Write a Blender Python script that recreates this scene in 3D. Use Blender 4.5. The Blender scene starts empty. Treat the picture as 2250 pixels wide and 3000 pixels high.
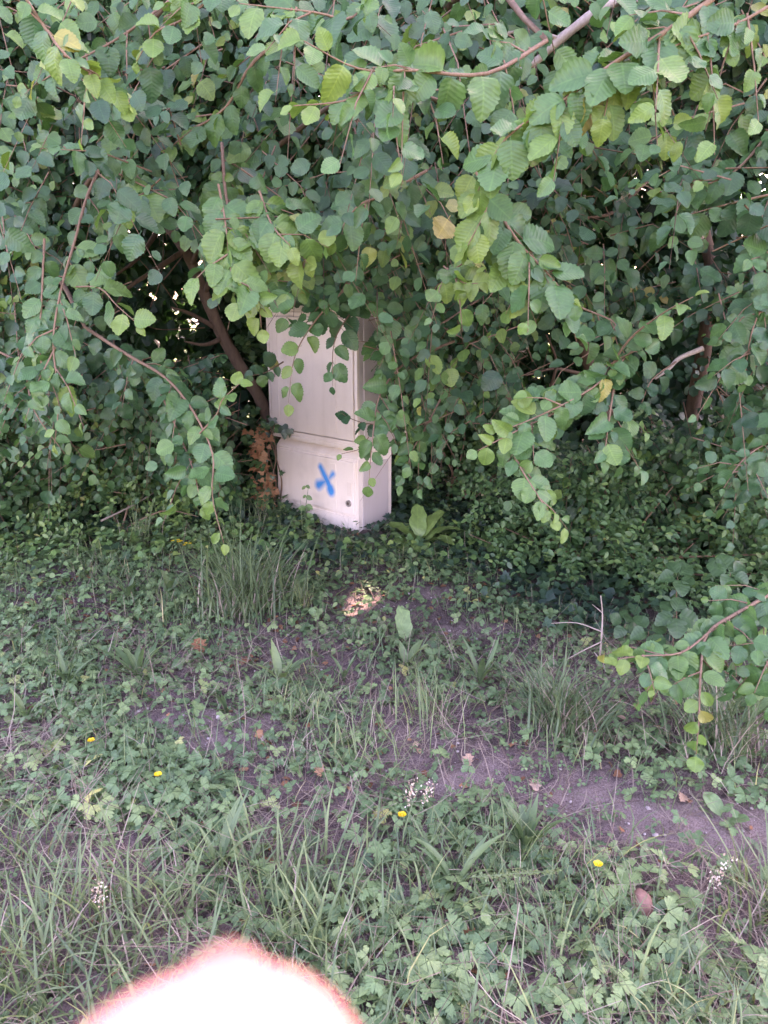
import bpy, bmesh, math, random
import numpy as np
from mathutils import Vector, Matrix
random.seed(7)
rng = np.random.default_rng(11)
S = bpy.context.scene
COL = S.collection
R = math.radians

# ------------------------------------------------------------------ camera
CAM = np.array([0.0, 0.0, 1.5]); PITCH = R(15.3); FPX = 2266.0
cam = bpy.data.cameras.new('camera'); camo = bpy.data.objects.new('camera', cam); COL.objects.link(camo)
camo.location = CAM; camo.rotation_euler = (R(90) - PITCH, 0, 0)
cam.sensor_fit = 'VERTICAL'; cam.sensor_height = 36.0; cam.lens = 36.0 * FPX / 3000.0
cam.clip_start = 0.005; cam.clip_end = 4000
cam.dof.use_dof = True; cam.dof.focus_distance = 3.6; cam.dof.aperture_fstop = 11.0
S.camera = camo
S.render.resolution_x, S.render.resolution_y = 768, 1024

# ------------------------------------------------------------------ world, sun, exposure
SUN_EL, SUN_AZ = R(40), R(36)               # behind the hedge, to the right
SUN = np.array([math.sin(SUN_AZ) * math.cos(SUN_EL), math.cos(SUN_AZ) * math.cos(SUN_EL), math.sin(SUN_EL)])
w = bpy.data.worlds.new('World'); S.world = w; w.use_nodes = True
nt = w.node_tree; bgn = nt.nodes['Background']
sky = nt.nodes.new('ShaderNodeTexSky'); sky.sky_type = 'NISHITA'; sky.sun_disc = False
sky.sun_elevation = SUN_EL; sky.sun_rotation = SUN_AZ; sky.dust_density = 2.5; sky.air_density = 1.0
nt.links.new(sky.outputs[0], bgn.inputs[0]); bgn.inputs[1].default_value = 0.15
sl = bpy.data.lights.new('sun', 'SUN'); sl.energy = 2.2; sl.angle = R(0.53); sl.color = (1.0, 0.95, 0.88)
so = bpy.data.objects.new('sun', sl); COL.objects.link(so)
so.rotation_euler = Vector(SUN).to_track_quat('Z', 'Y').to_euler(); so.location = (6, 6, 14)
vs = S.view_settings
vs.view_transform = 'Standard'; vs.look = 'None'; vs.gamma = 1.0; vs.use_curve_mapping = False
vs.exposure = 3.98
vs.use_white_balance = True; vs.white_balance_temperature = 8150; vs.white_balance_tint = 50
S.cycles.max_bounces = 6; S.cycles.diffuse_bounces = 4; S.cycles.glossy_bounces = 2
S.cycles.transmission_bounces = 4; S.cycles.transparent_max_bounces = 4
S.cycles.use_denoising = True; S.cycles.sample_clamp_indirect = 6.0

# ------------------------------------------------------------------ helpers
def hgt(x, y):
    x = np.asarray(x, float); y = np.asarray(y, float)
    h = 0.022 * np.sin(1.7 * x + 0.6 * y + 0.4) + 0.018 * np.sin(2.9 * y - 1.1 * x + 1.0) + 0.010 * np.sin(5.3 * x + 3.1 * y)
    h = h + 0.006 * np.sin(11 * x - 7 * y) + 0.05 * np.clip((y - 3.2) / 2.0, 0, 1)
    h = h + 0.025 * np.tanh((y - 2.35 + 0.32 * x) / 0.12)
    return h * np.clip(1.6 - np.abs(x) / 9, 0, 1) - 0.03
def ray(px, py):
    a = (px - 1125) / FPX; b = -(py - 1500) / FPX
    c, s = math.cos(PITCH), math.sin(PITCH)
    return np.array([a, c + b * s, -s + b * c])
def P(px, py, Y):                       # a point of the place, seen in that direction, at distance Y north
    r = ray(px, py); return CAM + r * (Y / r[1])
def G(px, py):
    r = ray(px, py); t = 1.5 / -r[2]
    for _ in range(4):
        p = CAM + r * t; t = (1.5 - float(hgt(p[0], p[1]))) / -r[2]
    return CAM + r * t
def PH(px, py, h):                      # seen in that direction, h above the ground
    r = ray(px, py); t = (1.5 - h) / -r[2]
    for _ in range(3):
        p = CAM + r * t; t = (1.5 - h - float(hgt(p[0], p[1]))) / -r[2]
    return CAM + r * t
def proj(p):
    d = np.asarray(p) - CAM
    c, s = math.cos(PITCH), math.sin(PITCH)
    f = d[..., 1] * c - d[..., 2] * s; u = d[..., 1] * s + d[..., 2] * c
    f = np.where(f < 0.05, 0.05, f)
    return 1125 + FPX * d[..., 0] / f, 1500 - FPX * u / f, f
def unit(v): return v / np.maximum(np.linalg.norm(v, axis=-1, keepdims=True), 1e-9)

def tag(o, label=None, cat=None, group=None, kind=None):
    if label: o['label'] = label
    if cat: o['category'] = cat
    if group: o['group'] = group
    if kind: o['kind'] = kind
    return o
def empty(name, loc, label=None, cat=None, group=None):
    o = bpy.data.objects.new(name, None); COL.objects.link(o); o.location = loc; o.empty_display_size = 0.1
    return tag(o, label, cat, group)
def adopt(o, parent):
    if parent is not None:
        o.parent = parent
        l = Vector((0, 0, 0)); p = parent
        while p is not None: l += Vector(p.location) if p.type == 'EMPTY' else Vector((0, 0, 0)); p = p.parent
        o.matrix_parent_inverse = Matrix.Translation(-l)
    return o
def link(name, me, mat=None, parent=None):
    o = bpy.data.objects.new(name, me); COL.objects.link(o)
    if mat is not None and len(me.materials) == 0: me.materials.append(mat)
    return adopt(o, parent)
def raw_mesh(name, V, F, uv=None, tone=None, smooth=True):
    V = np.ascontiguousarray(V, np.float32); F = np.ascontiguousarray(F, np.int32)
    me = bpy.data.meshes.new(name); k = F.shape[1]
    me.vertices.add(len(V)); me.vertices.foreach_set('co', V.ravel())
    me.loops.add(F.size); me.loops.foreach_set('vertex_index', F.ravel())
    me.polygons.add(len(F)); me.polygons.foreach_set('loop_start', np.arange(0, F.size, k, dtype=np.int32))
    me.polygons.foreach_set('loop_total', np.full(len(F), k, np.int32))
    if smooth: me.polygons.foreach_set('use_smooth', np.ones(len(F), bool))
    me.update(calc_edges=True)
    if uv is not None:
        a = me.attributes.new('uvp', 'FLOAT_VECTOR', 'POINT')
        a.data.foreach_set('vector', np.ascontiguousarray(np.c_[uv, np.zeros(len(uv))], np.float32).ravel())
    if tone is not None:
        a = me.attributes.new('tone', 'FLOAT', 'POINT'); a.data.foreach_set('value', np.ascontiguousarray(tone, np.float32))
    return me
def cat_parts(parts):
    V, F, U, T, o = [], [], [], [], 0
    for v, f, u, t in parts:
        V.append(v); F.append(f + o); U.append(u); T.append(t); o += len(v)
    return np.concatenate(V), np.concatenate(F), np.concatenate(U), np.concatenate(T)
def place(tmpl, pos, d, n, size, tone, wid=1.0):
    """copies of a leaf template: pos, tip direction d, face normal n, size"""
    v, f, u = tmpl; N = len(pos)
    d = unit(d); n = unit(n - d * np.sum(n * d, -1, keepdims=True)); x = np.cross(d, n)
    size = np.broadcast_to(size, (N,)); wid = np.broadcast_to(wid, (N,))
    V = (v[None, :, 0, None] * (x * (size * wid)[:, None])[:, None] + v[None, :, 1, None] * (d * size[:, None])[:, None]
         + v[None, :, 2, None] * (n * size[:, None])[:, None] + pos[:, None])
    F = f[None] + (np.arange(N) * len(v))[:, None, None]
    return V.reshape(-1, 3), F.reshape(-1, 3), np.tile(u, (N, 1)), np.repeat(np.broadcast_to(tone, (N,)), len(v))
def tube(pts, rad, sides=6, smooth_n=4):
    """tapered tube along control points (Catmull-Rom)"""
    pts = np.asarray(pts, float); rad = np.asarray(rad, float)
    if smooth_n > 1 and len(pts) > 2:
        q = np.vstack([2 * pts[0] - pts[1], pts, 2 * pts[-1] - pts[-2]]); out, ro = [], []
        for i in range(len(pts) - 1):
            a, b, c, d = q[i:i + 4]
            for k in range(smooth_n):
                t = k / smooth_n
                out.append(0.5 * (2 * b + (c - a) * t + (2 * a - 5 * b + 4 * c - d) * t * t + (3 * b - a - 3 * c + d) * t ** 3))
                ro.append(rad[i] * (1 - t) + rad[i + 1] * t)
        out.append(pts[-1]); ro.append(rad[-1]); pts, rad = np.array(out), np.array(ro)
    n = len(pts); tg = unit(np.gradient(pts, axis=0))
    ref = np.where(np.abs(tg[:, 2:3]) > 0.9, np.array([[1.0, 0, 0]]), np.array([[0, 0, 1.0]]))
    ref = np.broadcast_to(ref[n // 2], tg.shape)
    a = unit(np.cross(tg, ref)); b = np.cross(tg, a)
    th = np.arange(sides) * 2 * math.pi / sides
    V = pts[:, None] + rad[:, None, None] * (np.cos(th)[None, :, None] * a[:, None] + np.sin(th)[None, :, None] * b[:, None])
    V = V.reshape(-1, 3); F = []
    for i in range(n - 1):
        for k in range(sides):
            p, q2 = i * sides + k, i * sides + (k + 1) % sides
            F.append((p, q2, q2 + sides)); F.append((p, q2 + sides, p + sides))
    V = np.vstack([V, pts[-1:]]); e = len(V) - 1
    for k in range(sides): F.append(((n - 1) * sides + k, (n - 1) * sides + (k + 1) % sides, e))
    uv = np.vstack([np.c_[np.tile(th / 6.2832, n), np.repeat(np.linspace(0, 1, n), sides)], [[0.5, 1]]])
    return V, np.array(F), uv, np.full(len(V), 0.5)
def strips(base, az, th0, bend, L, W, prof, fold=0.0, tone=0.5, side_bend=None):
    """blades: az = heading, th0 = lean from upright at the foot, bend = further lean to the tip"""
    N = len(base); M = len(prof) - 1; ts = np.linspace(0, 1, M + 1)
    L = np.broadcast_to(L, (N,)); W = np.broadcast_to(W, (N,))
    th = th0[:, None] + bend[:, None] * ts[None]; a = np.broadcast_to(az[:, None], th.shape)
    if side_bend is not None: a = a + side_bend[:, None] * ts[None]
    stp = np.stack([np.sin(th) * np.cos(a), np.sin(th) * np.sin(a), np.cos(th)], -1) * (L / M)[:, None, None]
    pts = base[:, None] + np.concatenate([np.zeros((N, 1, 3)), np.cumsum(stp[:, :-1], 1)], 1)
    sd = np.stack([-np.sin(a), np.cos(a), np.zeros_like(a)], -1)
    up = np.cross(unit(stp), sd)
    hw = 0.5 * W[:, None, None] * np.asarray(prof)[None, :, None]
    if fold:
        V = np.stack([pts - sd * hw + up * hw * fold, pts, pts + sd * hw + up * hw * fold], 2); c = 3
        uu = [-1, 0, 1]
    else:
        V = np.stack([pts - sd * hw, pts + sd * hw], 2); c = 2; uu = [-1, 1]
    fl = []
    for i in range(M):
        for k in range(c - 1):
            p = i * c + k; fl += [(p, p + 1, p + c + 1), (p, p + c + 1, p + c)]
    nv = (M + 1) * c
    F = np.array(fl)[None] + (np.arange(N) * nv)[:, None, None]
    uv = np.array([(u, t) for t in ts for u in uu])
    return V.reshape(-1, 3), F.reshape(-1, 3), np.tile(uv, (N, 1)), np.repeat(np.broadcast_to(tone, (N,)), nv)

# ------------------------------------------------------------------ leaf templates
def elm_tmpl(nt, curl, fold, wave=0.0, wid=0.40, skew=0.0, stalk=True):
    V, U = [], []
    def w_(v): return wid * (math.sin(math.pi * min(1, v * 0.97 + 0.03) ** 0.98) ** 0.66) * (1 - 0.08 * v)
    def zz(x, v): return fold * abs(x) - curl * v * v + wave * math.sin(v * 9 + (2 if x > 0 else 0)) * abs(x) / wid
    for j in range(nt + 1):
        v = j / nt; V.append((skew * v * v, 0.12 + 0.88 * v, zz(0, v))); U.append((0, v))
    O = {}
    for sgn in (-1, 1):
        for i in range(1, 2 * nt):
            v = i / (2 * nt); ww = w_(v)
            if i % 2: ww *= 1.0; vv = v + 0.45 / (2 * nt)
            else: ww *= 0.90; vv = v
            x = sgn * ww
            O[(sgn, i)] = len(V); V.append((x + skew * v * v, 0.12 + 0.88 * vv - 0.05 * ww, zz(x, v))); U.append((sgn * min(1, ww / wid), v))
        O[(sgn, 0)] = 0; O[(sgn, 2 * nt)] = nt
    F = []
    for sgn in (-1, 1):
        for j in range(nt):
            a, b, c = O[(sgn, 2 * j)], O[(sgn, 2 * j + 1)], O[(sgn, 2 * j + 2)]
            tr = [(j, b, a), (j, j + 1, b), (j + 1, c, b)]
            for t in tr:
                if len(set(t)) == 3: F.append(t if sgn < 0 else t[::-1])
    if not stalk: return np.array(V, float), np.array(F), np.array(U, float)
    k = len(V); V += [(-0.012, -0.06, 0.0), (0.012, -0.06, 0.0), (0.008, 0.13, 0.0), (-0.008, 0.13, 0.0)]; U += [(0, 0)] * 4
    F += [(k, k + 1, k + 2), (k, k + 2, k + 3)]
    return np.array(V, float), np.array(F), np.array(U, float)
def fan_tmpl(outline, lift=0.0, fold=0.0):
    """flat leaf from an outline, fanned from a point on the midrib"""
    o = np.array(outline, float); c = np.array([[0, 0.45 * o[:, 1].max()]]); v = np.vstack([c, o])
    z = fold * np.abs(v[:, 0]) - lift * v[:, 1] ** 2; n = len(o)
    F = np.array([(0, 1 + i, 1 + (i + 1) % n) for i in range(n)])
    m = np.abs(v[:, 0]).max() or 1
    return np.c_[v, z], F[:, ::-1], np.c_[v[:, 0] / m, v[:, 1]]
def mirror(right): return right + [(-x, y) for x, y in reversed(right) if abs(x) > 1e-6]
IVY = [fan_tmpl(mirror([(0, 0.0), (0.22, -0.12), (0.5, 0.02), (0.34, 0.24), (0.46, 0.46), (0.2, 0.5), (0, 1.0)]), l, f) for l, f in ((.1, .12), (.25, -.1), (0, .25))]
IVYR = [fan_tmpl(mirror([(0, 0.05), (0.26, -0.08), (0.52, 0.2), (0.42, 0.48), (0.2, 0.62), (0, 0.86)]), l, f) for l, f in ((.1, .15), (.3, -.1))]
OVAL = [fan_tmpl(mirror([(0, 0), (0.2, 0.14), (0.29, 0.4), (0.23, 0.7), (0, 1.0)]), l, f) for l, f in ((.15, .3), (.3, .1), (-.05, .45))]
ROUND = [fan_tmpl(mirror([(0, 0), (0.3, 0.1), (0.42, 0.42), (0.3, 0.78), (0, 0.92)]), l, f) for l, f in ((.15, .2), (.3, .1))]
OAK = [fan_tmpl(mirror([(0, 0), (0.08, 0.1), (0.2, 0.18), (0.12, 0.3), (0.32, 0.42), (0.18, 0.54), (0.34, 0.7), (0.16, 0.8), (0.14, 0.96), (0, 1.0)]), l, f) for l, f in ((.3, .35), (-.25, .4))]
def compound(leaflet, angles, r0, fold, lift):
    V, F, U = [], [], []; o = 0
    for a, s in angles:
        v, f, u = fan_tmpl(leaflet, lift, fold); c, sn = math.cos(a), math.sin(a)
        v = v * s; v[:, 1] += r0
        v2 = np.c_[v[:, 0] * c - v[:, 1] * sn, v[:, 0] * sn + v[:, 1] * c, v[:, 2]]
        V.append(v2); F.append(f + o); U.append(u); o += len(v)
    return np.concatenate(V), np.concatenate(F), np.concatenate(U)
_bl = mirror([(0, 0), (0.34, 0.40), (0.42, 0.68), (0.22, 0.64), (0.26, 0.92), (0, 1.0)])
_cl = mirror([(0, 0), (0.34, 0.5), (0.24, 0.9), (0, 0.84)])
BUTTER = [compound(_bl, ((0, .62), (1.35, .55), (-1.35, .55)), 0.03, f, l) for f, l in ((.2, .25), (-.05, .4), (.35, .1))]
CLOVER = [compound(_cl, ((0, .5), (2.1, .5), (-2.1, .5)), 0.02, f, l) for f, l in ((.3, .15), (.1, .35))]
ELM_HI = [elm_tmpl(8, c, f, w, wd, sk) for c, f, w, wd, sk in
          ((.10, .22, .03, .43, 0), (.32, .10, .05, .45, .06), (.2, .40, .03, .40, -.07), (.5, .2, .06, .42, .04), (-.1, .15, .05, .46, 0), (.3, .65, .03, .41, -.08))]
ELM_MD = [elm_tmpl(3, c, f, w, wd, sk, False) for c, f, w, wd, sk in
          ((.10, .22, .03, .44, 0), (.32, .10, .05, .46, .06), (.2, .45, .03, .41, -.07), (.5, .18, .06, .43, .04))]
ELM_XL = [elm_tmpl(1, c, f, 0, .46, 0, False) for c, f in ((.15, .2), (.35, .1))]
ELM_LO = [elm_tmpl(2, c, f, 0, .48, 0, False) for c, f in ((.15, .2), (.35, .1))]

# ------------------------------------------------------------------ materials
class NB:
    def __init__(s, name):
        s.m = bpy.data.materials.new(name); s.m.use_nodes = True; s.t = s.m.node_tree; s.t.nodes.clear()
        s.out = s.t.nodes.new('ShaderNodeOutputMaterial')
    def n(s, typ, **kw):
        nd = s.t.nodes.new(typ)
        for k, v in kw.items():
            if k.startswith('i_'):
                key = k[2:]; key = int(key) if key.isdigit() else key.replace('_', ' ')
                s.put(nd.inputs[key], v)
            else: setattr(nd, k, v)
        return nd
    def put(s, sock, v):
        if isinstance(v, bpy.types.NodeSocket): s.t.links.new(v, sock)
        else:
            try: sock.default_value = v
            except Exception: sock.default_value = (*v, 1.0)
    def math(s, op, a, b=0.0, clamp=False):
        nd = s.t.nodes.new('ShaderNodeMath'); nd.operation = op; nd.use_clamp = clamp
        s.put(nd.inputs[0], a); s.put(nd.inputs[1], b); return nd.outputs[0]
    def ramp(s, fac, stops):
        nd = s.t.nodes.new('ShaderNodeValToRGB'); cr = nd.color_ramp
        while len(cr.elements) < len(stops): cr.elements.new(0.5)
        for e, (p, c) in zip(cr.elements, stops): e.position = p; e.color = (*c, 1)
        s.put(nd.inputs[0], fac); return nd.outputs[0]
    def mix(s, fac, a, b, mode='MIX'):
        nd = s.t.nodes.new('ShaderNodeMix'); nd.data_type = 'RGBA'; nd.blend_type = mode
        s.put(nd.inputs[0], fac); s.put(nd.inputs[6], a); s.put(nd.inputs[7], b); return nd.outputs[2]
    def noise(s, scale, detail=3, rough=.55, vec=None):
        nd = s.n('ShaderNodeTexNoise'); nd.inputs['Scale'].default_value = scale
        nd.inputs['Detail'].default_value = detail; nd.inputs['Roughness'].default_value = rough
        if vec is not None: s.t.links.new(vec, nd.inputs['Vector'])
        return nd.outputs['Fac']
    def done(s, shader): s.t.links.new(shader, s.out.inputs[0]); return s.m

def leaf_mat(name, stops, trans=0.35, rough=0.42, spec=0.5, under=1.25, veins=True, bump=0.16, vein_n=9.0, tcol=(1.25, 1.3, 0.6)):
    b = NB(name)
    tone = b.n('ShaderNodeAttribute', attribute_name='tone').outputs['Fac']
    col = b.ramp(tone, stops)
    geo = b.n('ShaderNodeNewGeometry')
    co = b.noise(55.0, 3, .6, geo.outputs['Position'])
    col = b.mix(0.55, col, b.ramp(co, ((.25, (.45, .45, .45)), (.75, (1.0, 1.0, .9)))), 'MULTIPLY')
    nrm = None
    if veins:
        uv = b.n('ShaderNodeAttribute', attribute_name='uvp')
        sep = b.n('ShaderNodeSeparateXYZ', i_0=uv.outputs['Vector'])
        au = b.math('ABSOLUTE', sep.outputs[0])
        ph = b.math('SUBTRACT', sep.outputs[1], b.math('MULTIPLY', au, 0.28))
        wv = b.math('SINE', b.math('MULTIPLY', ph, vein_n * 6.2832))
        vl = b.math('SMOOTHSTEP' if False else 'POWER', b.math('MULTIPLY_ADD' if False else 'ADD', b.math('MULTIPLY', wv, .5), .5), 6.0)
        mid = b.math('LESS_THAN', au, 0.05)
        vm = b.math('MAXIMUM', b.math('MULTIPLY', vl, 0.2), b.math('MULTIPLY', mid, 0.4))
        col = b.mix(vm, col, b.mix(1.0, col, (1.7, 1.55, 1.3, 1), 'MULTIPLY'))
        bp = b.n('ShaderNodeBump', i_Strength=bump, i_Distance=0.004)
        b.put(bp.inputs['Height'], b.math('SUBTRACT', b.math('MULTIPLY', wv, 0.5), b.math('MULTIPLY', mid, .8))); nrm = bp.outputs[0]
    colu = b.mix(1.0, col, (under, under, under * 0.95, 1), 'MULTIPLY')
    colb = b.mix(geo.outputs['Backfacing'], col, colu)
    pr = b.n('ShaderNodeBsdfPrincipled', i_Roughness=rough, i_Base_Color=colb)
    pr.inputs['Specular IOR Level'].default_value = spec
    tr = b.n('ShaderNodeBsdfTranslucent', i_Color=b.mix(1.0, col, (*tcol, 1), 'MULTIPLY'))
    if nrm is not None: b.t.links.new(nrm, pr.inputs['Normal'])
    mx = b.n('ShaderNodeMixShader', i_0=trans); b.t.links.new(pr.outputs[0], mx.inputs[1]); b.t.links.new(tr.outputs[0], mx.inputs[2])
    return b.done(mx.outputs[0])

M_ELM = leaf_mat('elm_leaf', ((0.0, (.015, .062, .034)), (.35, (.027, .102, .046)), (.6, (.050, .152, .054)), (.8, (.115, .225, .054)), (1.0, (.30, .26, .085))), trans=.25, spec=.42, under=1.35)
M_IVY = leaf_mat('ivy_leaf', ((0.0, (.020, .050, .042)), (.4, (.040, .105, .052)), (.75, (.085, .185, .062)), (1.0, (.19, .28, .09))), trans=.18, rough=.33, veins=True, bump=.1, vein_n=3)
M_DEAD = leaf_mat('dead_leaf', ((0.0, (.12, .055, .035)), (.5, (.30, .14, .08)), (.8, (.38, .22, .14)), (1.0, (.34, .29, .28))), trans=.15, rough=.7, spec=.2, veins=True, bump=.3, vein_n=6, tcol=(1.2, 1, .8))
M_SHRUB = leaf_mat('shrub_leaf', ((0.0, (.030, .085, .042)), (.5, (.055, .140, .055)), (1.0, (.14, .24, .075))), trans=.25, rough=.4, veins=True, bump=.15, vein_n=5)
M_HERB = leaf_mat('herb_leaf', ((0.0, (0.064, 0.138, 0.076)), (.5, (0.120, 0.222, 0.108)), (.85, (0.205, 0.305, 0.145)), (1.0, (0.450, 0.450, 0.175))), trans=.3, rough=.5, spec=.35, veins=True, bump=.15, vein_n=4)
M_GRASS = leaf_mat('grass_blade', ((0.0, (0.068, 0.134, 0.082)), (.45, (0.128, 0.208, 0.110)), (.75, (0.210, 0.290, 0.135)), (.9, (0.390, 0.390, 0.182)), (1.0, (0.546, 0.442, 0.312))), trans=.3, rough=.45, spec=.4, veins=False, under=1.0, tcol=(1.35, 1.25, .7))
M_PLANT = leaf_mat('plantain_leaf', ((0.0, (0.060, 0.125, 0.068)), (.5, (0.098, 0.178, 0.088)), (1.0, (0.175, 0.255, 0.115))), trans=.3, rough=.48, veins=False, under=1.1)
M_STRAW = leaf_mat('dry_straw', ((0.0, (.08, .052, .042)), (.5, (.19, .14, .115)), (1.0, (.44, .37, .32))), trans=.1, rough=.7, spec=.2, veins=False, under=1.0, tcol=(1, 1, 1))
M_SEED = leaf_mat('seed_head', ((0.0, (.28, .17, .11)), (.5, (.45, .34, .26)), (1.0, (.78, .76, .74))), trans=.1, rough=.8, spec=.1, veins=False, under=1.0, tcol=(1, 1, 1))
M_PETAL = leaf_mat('buttercup_petal', ((0.0, (.75, .50, .02)), (1.0, (.85, .62, .03))), trans=.2, rough=.3, veins=False, under=.9, tcol=(1, 1, 1))

def bark_mat(name, c0, c1, scale=40):
    b = NB(name); tc = b.n('ShaderNodeTexCoord').outputs['Object']
    mp = b.n('ShaderNodeMapping', i_Scale=(1, 1, .25)); b.t.links.new(tc, mp.inputs[0])
    f = b.noise(scale, 5, .65, mp.outputs[0]); f2 = b.noise(scale * .15, 3, .6, tc)
    col = b.mix(f2, b.ramp(f, ((.3, c0), (.7, c1))), (*[c * .7 for c in c1], 1))
    bp = b.n('ShaderNodeBump', i_Strength=.8, i_Distance=.006); b.put(bp.inputs['Height'], f)
    pr = b.n('ShaderNodeBsdfPrincipled', i_Roughness=.85, i_Base_Color=col, i_Normal=bp.outputs[0])
    pr.inputs['Specular IOR Level'].default_value = .2
    return b.done(pr.outputs[0])
M_BARK = bark_mat('elm_bark', (.07, .045, .035), (.20, .135, .10))
M_TWIG = bark_mat('elm_twig', (.11, .065, .045), (.26, .17, .12), 120)
M_DRYTWIG = bark_mat('dry_twig', (.22, .17, .14), (.45, .38, .33), 120)

# soil
def soil():
    b = NB('soil'); g = b.n('ShaderNodeNewGeometry').outputs['Position']
    f1 = b.noise(3.0, 6, .6, g); f2 = b.noise(45, 6, .7, g); f3 = b.noise(220, 3, .6, g)
    dry = b.n('ShaderNodeAttribute', attribute_name='tone').outputs['Fac']
    c = b.ramp(f2, ((.28, (.040, .025, .026)), (.5, (.098, .064, .064)), (.72, (.19, .135, .130))))
    dm = b.ramp(b.math('ADD', dry, b.math('MULTIPLY', b.math('SUBTRACT', b.math('ADD', b.math('MULTIPLY', f1, .5), b.math('MULTIPLY', b.noise(17, 5, .65, g), .5)), .5), 2.2)), ((.3, (0, 0, 0)), (.75, (1, 1, 1))))
    c = b.mix(dm, c, b.mix(.5, c, (.27, .205, .185, 1)))
    c = b.mix(.42, c, b.ramp(f3, ((.34, (.035, .024, .022)), (.66, (.36, .285, .265)))))
    bp = b.n('ShaderNodeBump', i_Strength=.9, i_Distance=.012); b.put(bp.inputs['Height'], b.math('ADD', f2, b.math('MULTIPLY', f3, .5)))
    pr = b.n('ShaderNodeBsdfPrincipled', i_Roughness=.95, i_Base_Color=c, i_Normal=bp.outputs[0]); pr.inputs['Specular IOR Level'].default_value = .15
    return b.done(pr.outputs[0])
M_SOIL = soil()
def field():
    b = NB('field_grass'); g = b.n('ShaderNodeNewGeometry').outputs['Position']
    c = b.ramp(b.noise(1.3, 6, .65, g), ((.3, (.10, .16, .05)), (.7, (.24, .25, .10))))
    pr = b.n('ShaderNodeBsdfPrincipled', i_Roughness=.9, i_Base_Color=c); pr.inputs['Specular IOR Level'].default_value = .1
    return b.done(pr.outputs[0])
M_FIELD = field()
def stone(name, a, c2):
    b = NB(name); oc = b.n('ShaderNodeTexCoord').outputs['Object']
    c = b.ramp(b.noise(60, 5, .6, oc), ((.3, a), (.7, c2)))
    pr = b.n('ShaderNodeBsdfPrincipled', i_Roughness=.7, i_Base_Color=c); return b.done(pr.outputs[0])
M_PEB = stone('pebble', (.22, .18, .17), (.46, .40, .37)); M_BROWN = stone('brown_stone', (.13, .06, .045), (.24, .12, .09))

def cabinet_mat(name, base=(.72, .62, .545), spray=None, grime=.55):
    b = NB(name); tc = b.n('ShaderNodeTexCoord').outputs['Object']
    mp = b.n('ShaderNodeMapping', i_Scale=(9, 9, 1.3)); b.t.links.new(tc, mp.inputs[0])
    st = b.noise(1.0, 5, .6, mp.outputs[0]); sp = b.noise(260, 2, .5, tc); bl = b.noise(7, 4, .6, tc)
    c = b.mix(b.math('MULTIPLY', b.ramp(st, ((.45, (0, 0, 0)), (.8, (1, 1, 1)))), grime), (*base, 1), tuple(x * f for x, f in zip(base, (.78, .74, .68))) + (1,))
    c = b.mix(b.math('MULTIPLY', b.math('GREATER_THAN', sp, .725), .5), c, (.22, .17, .14, 1))
    c = b.mix(b.math('MULTIPLY', b.ramp(bl, ((.5, (0, 0, 0)), (.75, (1, 1, 1)))), .25), c, (.50, .43, .37, 1))
    if spray:
        sep = b.n('ShaderNodeSeparateXYZ', i_0=tc); X, Z = sep.outputs[0], sep.outputs[2]
        wob = b.math('MULTIPLY', b.math('SUBTRACT', b.noise(38, 3, .6, tc), .5), .010)
        tot = None
        for (x0, z0, x1, z1, r0, r1, soft, op) in spray:
            dx, dz = x1 - x0, z1 - z0; l2 = dx * dx + dz * dz
            ax, az_ = b.math('SUBTRACT', X, x0), b.math('SUBTRACT', Z, z0)
            t = b.math('DIVIDE', b.math('ADD', b.math('MULTIPLY', ax, dx), b.math('MULTIPLY', az_, dz)), l2, True)
            ex, ez = b.math('SUBTRACT', ax, b.math('MULTIPLY', t, dx)), b.math('SUBTRACT', az_, b.math('MULTIPLY', t, dz))
            d = b.math('SQRT', b.math('ADD', b.math('MULTIPLY', ex, ex), b.math('MULTIPLY', ez, ez)))
            d = b.math('SUBTRACT', b.math('ADD', d, wob), b.math('ADD', r0, b.math('MULTIPLY', t, r1 - r0)))
            m = b.math('MULTIPLY', b.math('SUBTRACT', 1.0, b.math('DIVIDE', b.math('ADD', d, soft * .5), soft, True), True), op)
            tot = m if tot is None else b.math('MAXIMUM', tot, m)
        c = b.mix(tot, c, (.001, .25, .62, 1))
    bp = b.n('ShaderNodeBump', i_Strength=.08, i_Distance=.002); b.put(bp.inputs['Height'], sp)
    pr = b.n('ShaderNodeBsdfPrincipled', i_Roughness=.55, i_Base_Color=c, i_Normal=bp.outputs[0]); pr.inputs['Specular IOR Level'].default_value = .35
    return b.done(pr.outputs[0])
def plain(name, c, rough=.5, metal=0.0):
    b = NB(name); oc = b.n('ShaderNodeTexCoord').outputs['Object']
    cc = b.mix(b.noise(90, 3, .6, oc), (*c, 1), (*[x * .7 for x in c], 1))
    pr = b.n('ShaderNodeBsdfPrincipled', i_Roughness=rough, i_Metallic=metal, i_Base_Color=cc); return b.done(pr.outputs[0])
def skin():
    b = NB('skin'); oc = b.n('ShaderNodeTexCoord').outputs['Object']
    c = b.mix(b.noise(300, 3, .6, oc), (.60, .27, .23, 1), (.66, .31, .265, 1))
    pr = b.n('ShaderNodeBsdfPrincipled', i_Roughness=.45, i_Base_Color=c)
    pr.inputs['Subsurface Weight'].default_value = .35; pr.inputs['Subsurface Radius'].default_value = (.004, .0015, .0008); pr.inputs['Subsurface Scale'].default_value = 1.0
    return b.done(pr.outputs[0])

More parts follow.
